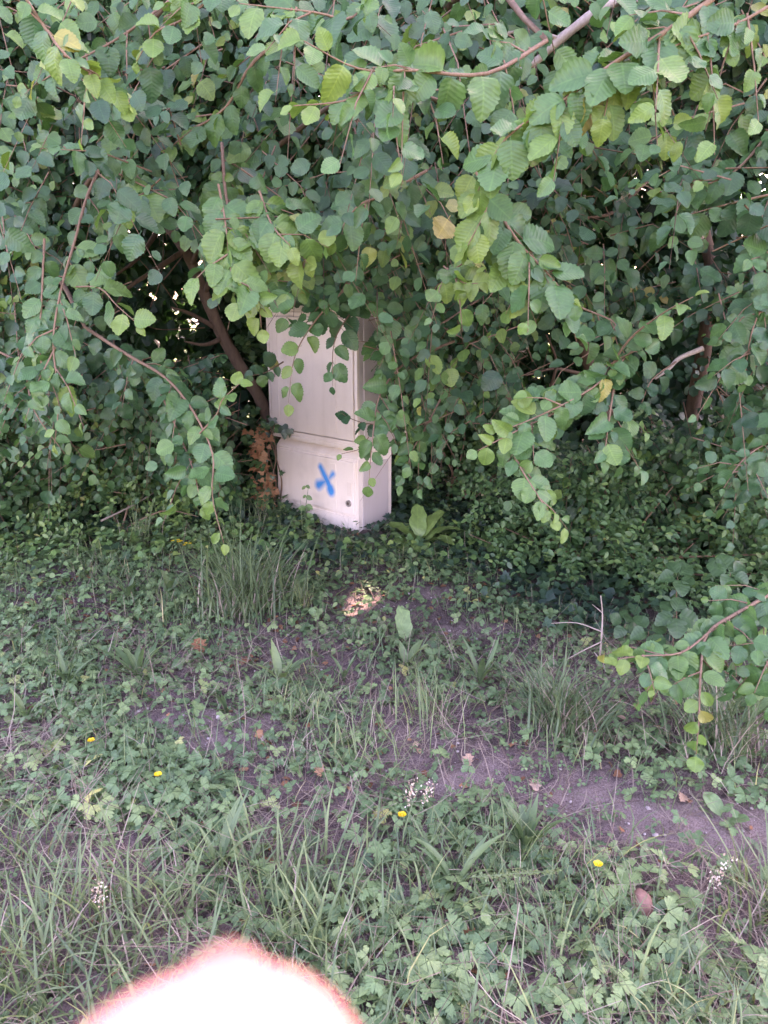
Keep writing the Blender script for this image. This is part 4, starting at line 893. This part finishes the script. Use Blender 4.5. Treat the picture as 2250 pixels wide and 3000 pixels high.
# ------------------------------------------------------------------ single plants on the verge
def plantain(px, py, label, n=8, L=(.14, .22), W=.026, upright=.5, tone=.5, heads=(), az=None):
    b = G(px, py); e = empty('plantain', Vector(b), label, 'plantain', 'ribwort plantains on the verge')
    for k in range(n):
        a = (az + random.gauss(0, .5)) if az is not None else k * 2.399 + random.uniform(-.4, .4)
        V, F, U, T = strips(np.array([b]), np.array([a]), np.array([random.uniform(.15, 1.0 - .6 * upright)]), np.array([random.uniform(.3, 1.0)]), random.uniform(*L), W * random.uniform(.6, 1.05),
                            [.25, .35, .62, .9, 1, .95, .72, .4, .04], .35, np.array([tone + random.uniform(-.25, .25)]), np.array([random.gauss(0, .3)]))
        link('leaf', raw_mesh('leaf', V, F, U, T), M_PLANT, e)
    for (hx, hy, Y) in heads:
        h = PH(hx, hy, .19); d = h - b
        q = [b, b + d * .5 + np.array([0, 0, .02]), h]
        v, f, u, t = tube(q, [.0017, .0014, .0012], 5); st = link('flower_stalk', raw_mesh('flower_stalk', v, f, u, t), M_GRASS, e)
        dd = unit(d); v, f, u, t = tube([h - dd * .004, h + dd * .003, h + dd * .012, h + dd * .021, h + dd * .026], [.002, .006, .0072, .005, .0012], 8)
        v = v + rng.normal(0, .0007, v.shape); link('seed_head', raw_mesh('seed_head', v, f, u, t * .6), M_SEED, st)
plantain(409, 1990, 'large spreading plantain rosette left of the long bare earth patch', 10, (.16, .26), .030, .3, .5, [(365, 1880, 2.95)])
plantain(375, 1760, 'upright plantain sending a long slanting flower stalk to the left', 6, (.14, .2), .026, .8, .45, [(165, 1527, 3.9), (272, 1690, 3.7), (345, 1700, 3.8)])
plantain(500, 1745, 'plantain with broad upright leaf left of the big grass tussock', 4, (.15, .2), .034, .7, .5, [(560, 1660, 3.9)])
plantain(824, 2010, 'plantain with broad pale leaves below the big grass tussock', 7, (.13, .2), .034, .5, .65, [(663, 1920, 3.0)])
plantain(1008, 2000, 'plantain with narrow bluish leaves beside the white twig', 6, (.10, .17), .020, .7, .35)
plantain(665, 2100, 'plantain with leaves drooping onto the bare earth patch', 6, (.10, .2), .026, .2, .4, az=-1.6)
plantain(1406, 2015, 'plantain with tall pointed leaf in the middle of the verge', 6, (.14, .24), .024, .9, .6, [(1340, 1940, 3.0)])
plantain(1655, 2130, 'plantain with one wide flat leaf over the blue green tussock', 5, (.12, .2), .040, .2, .55, [(1700, 2085, 2.6)])
plantain(1540, 2500, 'dense clump of upright plantain leaves left of the bare path', 14, (.13, .24), .024, .8, .5, [(1500, 2335, 2.3), (1560, 2320, 2.3), (1380, 2410, 2.25), (1440, 2470, 2.2)])
plantain(1330, 2620, 'plantain with arching leaves in the turf below the clump', 8, (.14, .24), .024, .35, .4)
plantain(640, 2560, 'plantain with long glossy leaves just above the fingertip', 8, (.14, .26), .024, .3, .6)
plantain(80, 2110, 'plantain at the left edge among clover', 6, (.12, .2), .024, .4, .55)
plantain(1190, 1960, 'single broad leaved plantain on dark soil in the centre', 4, (.10, .16), .038, .6, .65)
plantain(200, 2010, 'plantain with stiff leaves between clover and the left edge', 6, (.12, .2), .022, .6, .5)

def tussock(px, py, label, n, L, W, tone, spread=.05, dry=.2, stalks_=0, lean=.9):
    b = G(px, py); e = empty('grass_tussock', Vector(b), label, 'grass', 'grass tussocks on the verge')
    def blades(n, tone, W, bend, lo, hi):
        base = b + np.c_[rng.normal(0, spread, (n, 2)), np.zeros(n)]; base[:, 2] = hgt(base[:, 0], base[:, 1]) - .004
        return strips(base, rng.uniform(0, 6.28, n), rng.uniform(.05, .55, n), rng.uniform(.3, lean * 1.6, n), rng.uniform(lo, hi, n), rng.uniform(.6, 1.1, n) * W, [.8, 1, 1, .95, .8, .5, .05], .4, np.clip(rng.normal(tone, .1, n), 0, .95), rng.normal(0, .3, n))
    v, f, u, t = blades(n, tone, W, 1, L * .55, L * 1.1); tag(link('blades', raw_mesh('blades', v, f, u, t), M_GRASS, e), kind='stuff')
    m = int(n * dry)
    if m: v, f, u, t = blades(m, .95, W * .7, 1, L * .3, L * .8); tag(link('dead_blades', raw_mesh('dead_blades', v, f, u, t), M_STRAW, e), kind='stuff')
    for k in range(stalks_):
        a = random.uniform(0, 6.28); q = b + np.array([math.cos(a) * .1, math.sin(a) * .1, L * random.uniform(.8, 1.2)])
        v, f, u, t = tube([b, (b + q) / 2 + np.array([0, 0, .03]), q], [.0013, .001, .0007], 4); link('seed_stalk', raw_mesh('seed_stalk', v, f, u, t), M_GRASS, e)
tussock(715, 1800, 'largest blue green grass tussock, arching blades, in front of the cabinet', 190, .50, .0095, .36, .08, .3, 5)
tussock(890, 1790, 'small yellowish grass tuft right of the largest tussock', 38, .22, .005, .7, .022, .3, 4, .6)
tussock(1650, 2150, 'blue green grass tussock spilling left beside the hanging elm shoot', 110, .34, .0085, .22, .06, .5, 2)
tussock(2110, 2190, 'grass tussock under the hanging elm shoot at the right edge', 120, .40, .0075, .22, .08, .5, 3)
tussock(1430, 1600, 'dead straw coloured grass tuft in the ivy', 10, .16, .004, .9, .03, 3.0)
tussock(840, 2090, 'thin fresh green grass tuft below the broad pale plantain', 45, .2, .005, .55, .05, .3)
tussock(1250, 2120, 'sparse upright grass tuft in the centre of the verge', 50, .24, .0045, .6, .07, .4, 3, .6)
tussock(420, 1600, 'tall flowering grass tuft standing left of the hanging shoot tips', 36, .34, .0045, .55, .05, .3, 6, .5)
tussock(770, 1560, 'tuft of thin upright grass stems at the left foot of the cabinet', 45, .32, .0035, .45, .10, .2, 8, .35)
tussock(950, 2180, 'low grass tuft with fine blades right of the bare earth', 55, .2, .005, .45, .08, .4)
tussock(2230, 2700, 'tall pale grass tuft at the lower right edge', 46, .34, .0075, .5, .05, .2, 2, .7)
tussock(90, 2880, 'dense long bladed grass tuft in the lower left corner', 90, .28, .0075, .45, .08, .25)
tussock(360, 2700, 'long bladed grass tuft left of the fingertip', 80, .26, .0075, .5, .08, .25)
tussock(850, 2750, 'upright broad bladed grass tuft right of the fingertip', 60, .24, .008, .5, .07, .2, 0, .6)
tussock(1050, 2250, 'fine grass tuft left of the white seed head', 55, .2, .0045, .6, .08, .5)

def buttercup(px, py, Y, label, nleaf=6):
    top = PH(px, py, .13); b = np.array([top[0] + random.uniform(-.03, .03), top[1] + .03, 0]); b[2] = hgt(b[0], b[1])
    e = empty('buttercup', Vector(b), label, 'flower', 'yellow buttercups in the turf')
    v, f, u, t = tube([b, (b + top) / 2 + np.array([.008, 0, 0]), top], [.0016, .0013, .0011], 5); link('stem', raw_mesh('stem', v, f, u, t), M_GRASS, e)
    fl = empty('flower', Vector(top)); adopt(fl, e); fl.location = top; 
    for k in range(5):
        a = k * 1.2566; d = np.array([math.cos(a), math.sin(a) * .9 - .1, .45]); V, F, U, T = place(ROUND[0], np.array([top]), np.array([d]), np.array([[-.3 * d[0], -.3 * d[1] - .2, 1]]), .0145, random.random(), 1.15)
        o = raw_mesh('petal', V, F, U, T); link('petal', o, M_PETAL, e)
    bpy.data.objects.remove(fl)
    v, f, u, t = tube([top, top + np.array([0, 0, .004])], [.003, .002], 6, 1); link('flower_centre', raw_mesh('flower_centre', v, f, u, t * 0), M_PETAL, e)
    for k in range(nleaf):
        a = random.uniform(0, 6.28); r = random.uniform(.02, .07); p = b + np.array([math.cos(a) * r, math.sin(a) * r, random.uniform(.02, .06)])
        V, F, U, T = place(random.choice(BUTTER), np.array([p]), np.array([[math.cos(a), math.sin(a), -.1]]), np.array([[random.gauss(0, .3), random.gauss(-.2, .3), 1]]), random.uniform(.045, .07), random.uniform(.3, .65))
        link('leaf', raw_mesh('leaf', V, F, U, T), M_HERB, e)
buttercup(463, 2270, 2.42, 'yellow buttercup flower above lobed leaves, left of centre')
buttercup(267, 2170, 2.6, 'yellow buttercup flower farthest left, beside clover')
buttercup(1752, 2533, 1.95, 'yellow buttercup on a stalk next to the bare path')
buttercup(1178, 2388, 2.2, 'orange yellow buttercup under the white seed head', 3)
def groundsel():
    b = G(540, 1640); e = empty('yellow_flower_cluster', Vector(b), 'cluster of tiny yellow flowers in the ivy left of the tussock', 'flower')
    for k in range(7):
        h = b + np.array([random.uniform(-.06, .06), random.uniform(-.04, .04), random.uniform(.08, .12)])
        v, f, u, t = tube([b, (b + h) / 2, h], [.0013, .001, .001], 4, 1); link('stem', raw_mesh('stem', v, f, u, t), M_GRASS, e)
        for j in range(5):
            a = j * 1.257; V, F, U, T = place(ROUND[0], np.array([h]), np.array([[math.cos(a), math.sin(a), .3]]), np.array([[0, -.3, 1]]), .012, .5); link('petal', raw_mesh('petal', V, F, U, T), M_PETAL, e)
groundsel()
# single buttercup plants near the viewer: lobed leaves one can pick out
def herb(px, py, n, spread, s, tone, label):
    b = G(px, py); e = empty('buttercup_plant', Vector(b), label, 'herb', 'leafy buttercup plants in the near turf')
    for k in range(n):
        a = k * 2.4 + random.uniform(-.4, .4); r = spread * math.sqrt((k + .5) / n); p = b + np.array([math.cos(a) * r, math.sin(a) * r, 0]); p[2] = hgt(p[0], p[1]) + random.uniform(.035, .075)
        V, F, U, T = place(random.choice(BUTTER), np.array([p]), np.array([[math.cos(a), math.sin(a), -.15]]), np.array([[random.gauss(0, .25), random.gauss(-.2, .25), 1]]), s * random.uniform(.75, 1.2), min(1, max(0, tone + random.gauss(0, .1))))
        lf = link('leaf', raw_mesh('leaf', V, F, U, T), M_HERB, e)
        v, f, u, t = tube([b, (b + p) / 2 + np.array([0, 0, .012]), p], [.0015, .0013, .001], 4, 2); link('leaf_stalk', raw_mesh('leaf_stalk', v, f, u, t), M_GRASS, lf)
for h_ in [(420, 2330, 12, .13, .062, .5, 'buttercup plant with fresh lobed leaves around the yellow flower left of centre'), (80, 2240, 9, .1, .065, .76, 'buttercup plant with yellowish leaves at the left edge'), (290, 2390, 6, .06, .06, .8, 'yellowish buttercup plant below the flower left of centre'),
           (1900, 2600, 10, .12, .066, .72, 'pale buttercup plant above the brown stone'), (1920, 2720, 12, .12, .068, .6, 'buttercup plant with broad leaves right below the brown stone'), (1290, 2760, 12, .13, .066, .6, 'buttercup plant with pale leaves at the bottom centre'),
           (1180, 2880, 9, .1, .062, .5, 'buttercup plant right of the fingertip base'), (2180, 2900, 10, .1, .065, .55, 'buttercup plant in the lower right corner'), (1700, 2900, 8, .1, .06, .65, 'buttercup plant low in the turf between corner and centre'),
           (640, 2380, 12, .14, .055, .4, 'darker buttercup plant under the bare earth patch'), (900, 2350, 10, .13, .052, .4, 'dark leaved buttercup plant left of the white seed head'), (1130, 2480, 10, .12, .058, .42, 'dark buttercup plant just under the white seed head'),
           (150, 2070, 12, .16, .052, .45, 'buttercup plant among clover by the left edge'), (330, 2130, 10, .14, .05, .45, 'buttercup plant below the large plantain rosette'), (1430, 2440, 8, .1, .055, .4, 'buttercup plant at the left of the upright plantain clump'),
           (1000, 2640, 9, .1, .056, .42, 'buttercup plant right of the grass above the fingertip'), (1960, 2230, 8, .09, .052, .5, 'buttercup plant between the elm shoot and the bare path'), (1790, 2200, 7, .08, .05, .55, 'small buttercup plant under the blue green tussock')]:
    herb(*h_)

# dock plant by the cabinet and a few broad leaves
def dock(px, py, label, specs, kname='dock_plant'):
    b = G(px, py); e = empty(kname, Vector(b), label, 'dock')
    for a, th, bd, L, W, tn in specs:
        V, F, U, T = strips(np.array([b]), np.array([a]), np.array([th]), np.array([bd]), L, W, [.05, .05, .06, .55, .86, .97, 1.0, .98, .9, .66, .1], .25, np.array([tn]), np.array([random.gauss(0, .2)]))
        V = V + rng.normal(0, .005, V.shape) * (W > .07); link('leaf', raw_mesh('leaf', V, F, U, T), M_SHRUB if W > .075 else M_HERB, e)
dock(1229, 1610, 'dock plant with broad upright leaves right of the cabinet foot', [(.1, .5, 1.3, .27, .105, .95), (1.7, .2, .9, .30, .10, .9), (2.7, .45, 1.3, .27, .095, .98), (-.6, .6, 1.5, .26, .11, .95), (-1.6, .7, 1.5, .24, .10, .9), (3.7, .7, 1.4, .23, .09, .92), (.9, .35, 1.1, .31, .10, 1.0), (-2.3, .8, 1.4, .21, .09, .95)])
dock(1190, 1900, 'single pale broad dock leaf standing on bare soil in the centre', [(1.9, .35, .5, .2, .075, .62), (-2.4, .9, .6, .11, .05, .5)])
dock(2150, 2130, 'dock leaf lying low under the elm shoot at the right edge', [(.3, 1.0, .5, .22, .06, .5), (-1.2, 1.1, .4, .16, .055, .55)])
dock(2120, 2410, 'small round dock leaf on the right bare path', [(2.0, .8, .4, .10, .06, .5), (-.6, .9, .4, .08, .05, .45)])

# white seed heads
def seedgrass(px, py, Y, bx, by, label, n=60):
    top = PH(px, py, .17); b = G(bx, by); e = empty('seeding_grass', Vector(b), label, 'grass', 'white grass seed heads')
    v, f, u, t = tube([b, (b + top) / 2 + np.array([.01, 0, .03]), top], [.0015, .0012, .0008], 5); link('stem', raw_mesh('stem', v, f, u, t), M_GRASS, e)
    ax = unit(top - b); pr = []
    sw = np.array([random.gauss(0, .5), random.gauss(0, .3), 0])
    p = top + (ax + sw * .5)[None] * rng.uniform(-.03, .06, n)[:, None] + rng.normal(0, .008, (n, 3)); d = unit(ax + rng.normal(0, .8, (n, 3)))
    v, f, u, t = place(OVAL[0], p, d, rng.normal(0, 1, (n, 3)), rng.uniform(.005, .009, n), rng.uniform(.4, .85, n)); tag(link('seed_head', raw_mesh('seed_head', v, f, u, t), M_SEED, e), kind='stuff')
seedgrass(1200, 2335, 2.3, 1180, 2440, 'white fluffy grass seed head in the centre of the verge', 80)
seedgrass(1250, 2330, 2.3, 1200, 2440, 'drooping whitish seed head leaning right beside the central one', 60)
seedgrass(2100, 2565, 1.85, 1960, 2800, 'white seed head on a long stem at the lower right', 70)
seedgrass(290, 2630, 1.75, 280, 2720, 'white seed head in the turf at the lower left', 60)
def spike():
    b = G(1330, 2580); e = empty('grass_spike', Vector(b), 'hairy green grass spike lying level above the turf', 'grass')
    q = [b] + [PH(*c) for c in ((1380, 2570, .12), (1500, 2560, .14), (1635, 2552, .13))]
    v, f, u, t = tube(q, [.001] * 4, 5); link('stem', raw_mesh('stem', v, f, u, t), M_GRASS, e)
    n = 160; s = rng.uniform(0, 1, n); p = q[1] + (q[3] - q[1]) * s[:, None] + rng.normal(0, .0025, (n, 3)); d = unit((q[3] - q[1])[None] * 3 + rng.normal(0, .6, (n, 3)))
    v, f, u, t = place(OVAL[0], p, d, rng.normal(0, 1, (n, 3)), .010, .62); link('seed_head', raw_mesh('seed_head', v, f, u, t), M_GRASS, e)
spike()

# twigs, dead leaves, stone
def twig(label, ctrl, r, name='dry_twig', sub=()):
    pts = [P(*c) if len(c) == 3 else G(*c) + np.array([0, 0, r * .9]) for c in ctrl]
    v, f, u, t = tube(pts, np.linspace(r, r * .5, len(pts)), 6)
    if not sub: return tag(link(name, raw_mesh(name, v, f, u, t), M_DRYTWIG), label, 'twig')
    e = empty(name, Vector(pts[0]), label, 'twig'); link('stem', raw_mesh('stem', v, f, u, t), M_DRYTWIG, e)
    for sc in sub:
        q = [P(*c) if len(c) == 3 else G(*c) + np.array([0, 0, r]) for c in sc]; v, f, u, t = tube(q, np.linspace(r * .7, r * .3, len(q)), 5); link('side_twig', raw_mesh('side_twig', v, f, u, t), M_DRYTWIG, e)
twig('pale dry stalk leaning in the ivy left of the hanging shoot', [(296, 1526, 4.6), (390, 1480, 4.8), (466, 1434, 5.0)], .007)
twig('short white twig lying on dark soil in the centre', [(970, 1836), (1005, 1868), (1045, 1900)], .006)
twig('branching dead grey twig standing left of the bramble sprigs', [(1755, 1945), (1762, 1870, 2.95), (1765, 1800, 3.0), (1760, 1745, 3.0)], .0045, sub=[[(1762, 1880, 2.95), (1700, 1910, 2.9), (1655, 1935, 2.85)], [(1762, 1850, 2.95), (1690, 1825, 3.0), (1615, 1826, 3.0)], [(1765, 1795, 3.0), (1735, 1770, 3.05)], [(1757, 1930, 2.95), (1740, 1910, 2.95)]])
twig('thin brown twig arching in the ivy right of the dock', [(1260, 1590, 4.5), (1330, 1610, 4.5), (1390, 1630, 4.45), (1395, 1680, 4.4)], .004)
twig('dry stem lying among seedlings at the mid left', [(180, 2060), (215, 1990), (235, 1930)], .004)
def dead(px, py, s, tn, label, tm=OAK):
    p = G(px, py) + np.array([0, 0, .018]); a = random.uniform(0, 6.28)
    V, F, U, T = place(random.choice(tm), np.array([p]), np.array([[math.cos(a), math.sin(a), .15]]), np.array([[random.gauss(0, .25), -.35, 1]]), s, tn, 1.2)
    tag(link('dead_leaf', raw_mesh('dead_leaf', V, F, U, T), M_DEAD), label, 'dead leaf', 'fallen leaves')
for q in [(1372, 2261, .05, .86, 'grey withered lobed leaf at the upper end of the bare path'), (1563, 2295, .055, .9, 'large pale grey dead leaf beside the plantain seed heads'), (1992, 2363, .05, .86, 'grey dead leaf flat on the right bare path'),
          (700, 1960, .07, .2, 'dark red brown dead leaf under the big tussock'), (595, 1925, .09, .3, 'long brown dead leaf left of the drooping plantain'), (940, 2290, .05, .7, 'small orange brown dead leaf in the near turf'), (505, 1858, .06, .6, 'pinkish brown dead leaf left of the tussock'),
          (1410, 2780, .07, .45, 'brown curled dead leaf among pale buttercup leaves'), (1310, 2970, .08, .85, 'pale tan dead leaf at the bottom edge'), (70, 1780, .06, .6, 'orange brown dead leaf near the left edge'), (1910, 2135, .05, .75, 'tan dead leaf under the elm shoot'), (1280, 1500, .05, .62, 'orange dead leaf by the dock plant')]:
    dead(*q)
def brown_stone():
    bm = bmesh.new(); bmesh.ops.create_icosphere(bm, subdivisions=3, radius=.5)
    for v in bm.verts:
        n = v.co.normalized(); k = 1 + .06 * math.sin(5 * n.x + 2) * math.cos(4 * n.y) + .04 * math.sin(9 * n.z + 3 * n.x); v.co = Vector((n.x * .030 * k, n.y * .030 * k, n.z * .042 * k))
    me = bpy.data.meshes.new('stone'); bm.to_mesh(me); bm.free(); me.polygons.foreach_set('use_smooth', [True] * len(me.polygons))
    o = link('stone', me, M_BROWN); o.location = G(1876, 2680) + np.array([0, 0, .025]); o.rotation_euler = (-.5, .2, .3)
    tag(o, 'smooth reddish brown oval stone among buttercup leaves', 'stone')
brown_stone()

# ------------------------------------------------------------------ the photographer's hand, fingertip before the lens
FIT = []
def hand():
    c, s_ = math.cos(PITCH), math.sin(PITCH)
    def cw(x, y, z): return CAM + np.array([x, 0, 0]) + y * np.array([0, s_, c]) + z * np.array([0, c, -s_])     # right, up, forward of the lens (metres)
    e = empty('hand', Vector(cw(-.012, -.16, .05)), 'blurred sunlit fingertip reaching into the bottom of the picture', 'hand')
    m = skin()
    # index finger tip: px 650,2740 at 4.8 cm
    d = .048; tx = (592 - 1125) / FPX * d; ty = -(2720 - 1500) / FPX * d
    verts, edges, rad = [], [], []
    def chain(pts, rs, root=None):
        prev = root
        for p, r in zip(pts, rs):
            verts.append(p); rad.append(r); i = len(verts) - 1
            if prev is not None: edges.append((prev, i))
            prev = i
        return prev
    chain([cw(tx + .01, ty - .175, .065), cw(tx + .008, ty - .145, .062), cw(tx + .006, ty - .115, .060), cw(tx + .002, ty - .088, .058)], [(0.03692, 0.02840), (0.04544, 0.02414), (0.05112, 0.02130), (0.04260, 0.01846)])
    palm_top = 3
    chain([cw(tx, ty - .070, .058), cw(tx, ty - .048, .055), cw(tx, ty - .026, .052), cw(tx, ty - .013, .0495), cw(tx, ty - .0072, .048)], [(0.01392, 0.01392), (0.01306, 0.01306), (0.01250, 0.01207), (0.01221, 0.01136), (0.01051, 0.00966)], palm_top)
    for k, (dx, dl) in enumerate(((0.02982, 0.09940), (0.05680, 0.09088), (.057, .052))):     # curled fingers
        b0 = cw(tx + dx, ty - .086 - .004 * k, .060)
        chain([b0, cw(tx + dx + .001, ty - .066 - .004 * k, .078), cw(tx + dx, ty - .078 - .004 * k, .098), cw(tx + dx, ty - .100 - .003 * k, .096), cw(tx + dx, ty - .110, .086)], [(0.01349, 0.01349), (0.01278, 0.01278), (0.01193, 0.01193), (0.01108, 0.01108), (0.00852, 0.00852)], palm_top if k == 0 else 2)
    chain([cw(tx - .022, ty - .120, .070), cw(tx - .036, ty - .098, .082), cw(tx - .036, ty - .078, .092), cw(tx - .033, ty - .066, .097)], [(0.01846, 0.01846), (0.01534, 0.01534), (0.01392, 0.01392), (0.00994, 0.00994)], 1)
    chain([cw(tx + .02, ty - .25, .055), cw(tx + .04, ty - .36, .03)], [(0.04118, 0.03408), (0.05112, 0.04828)], 0)
    me = bpy.data.meshes.new('palm_and_fingers'); me.from_pydata([tuple(v) for v in verts], edges, [])
    o = bpy.data.objects.new('palm_and_fingers', me); COL.objects.link(o)
    md = o.modifiers.new('skin', 'SKIN'); md.use_smooth_shade = True
    for i, sv in enumerate(me.skin_vertices[0].data): sv.radius = rad[i]; sv.use_root = (i == 0)
    o.modifiers.new('subdivision', 'SUBSURF').levels = 3; o.modifiers['subdivision'].render_levels = 3
    me.materials.append(m); adopt(o, e)
    ev = o.evaluated_get(bpy.context.evaluated_depsgraph_get()).data; q = np.array([v.co[:] for v in ev.vertices]); u_, v_, f_ = proj(q)
    i_ = v_.argmin(); k_ = np.abs(v_ - 3000) < 60; FIT.append((u_[i_], v_[i_], f_[i_], u_[k_].min(), u_[k_].max()))
    # fingernail: curved plate on the side away from the lens, its edge just over the tip
    V, F, nx, ny = [], [], 8, 6
    lu = (q - CAM) @ np.array([0, s_, c]); lf = (q - CAM) @ np.array([0, c, -s_]); NT = lu.max() - .0010; tip_ = lu > lu.max() - .006; NZ = lf[tip_].max() - .0035
    for j in range(ny + 1):
        for i in range(nx + 1):
            a = (i / nx - .5) * 1.7; yy = NT - .0125 + .0125 * j / ny - .0035 * (abs(i / nx - .5) * 2) ** 2 * (j / ny)
            V.append(cw(tx - .0006 + .0052 * math.sin(a), yy, NZ + .0045 * math.cos(a) - .0016 * (j / ny) ** 2))
    for j in range(ny):
        for i in range(nx): q = j * (nx + 1) + i; F.append((q, q + 1, q + nx + 2, q + nx + 1))
    n = link('fingernail', raw_mesh('fingernail', np.array(V), np.array(F)), plain('nail', (.64, .32, .25), .45), e)
    so_ = n.modifiers.new('thickness', 'SOLIDIFY'); so_.thickness = .0006
hand()
print('TRIS', sum(len(o.data.polygons) for o in S.objects if o.type == 'MESH'), 'OBJ', len(S.objects), 'FIT', FIT)
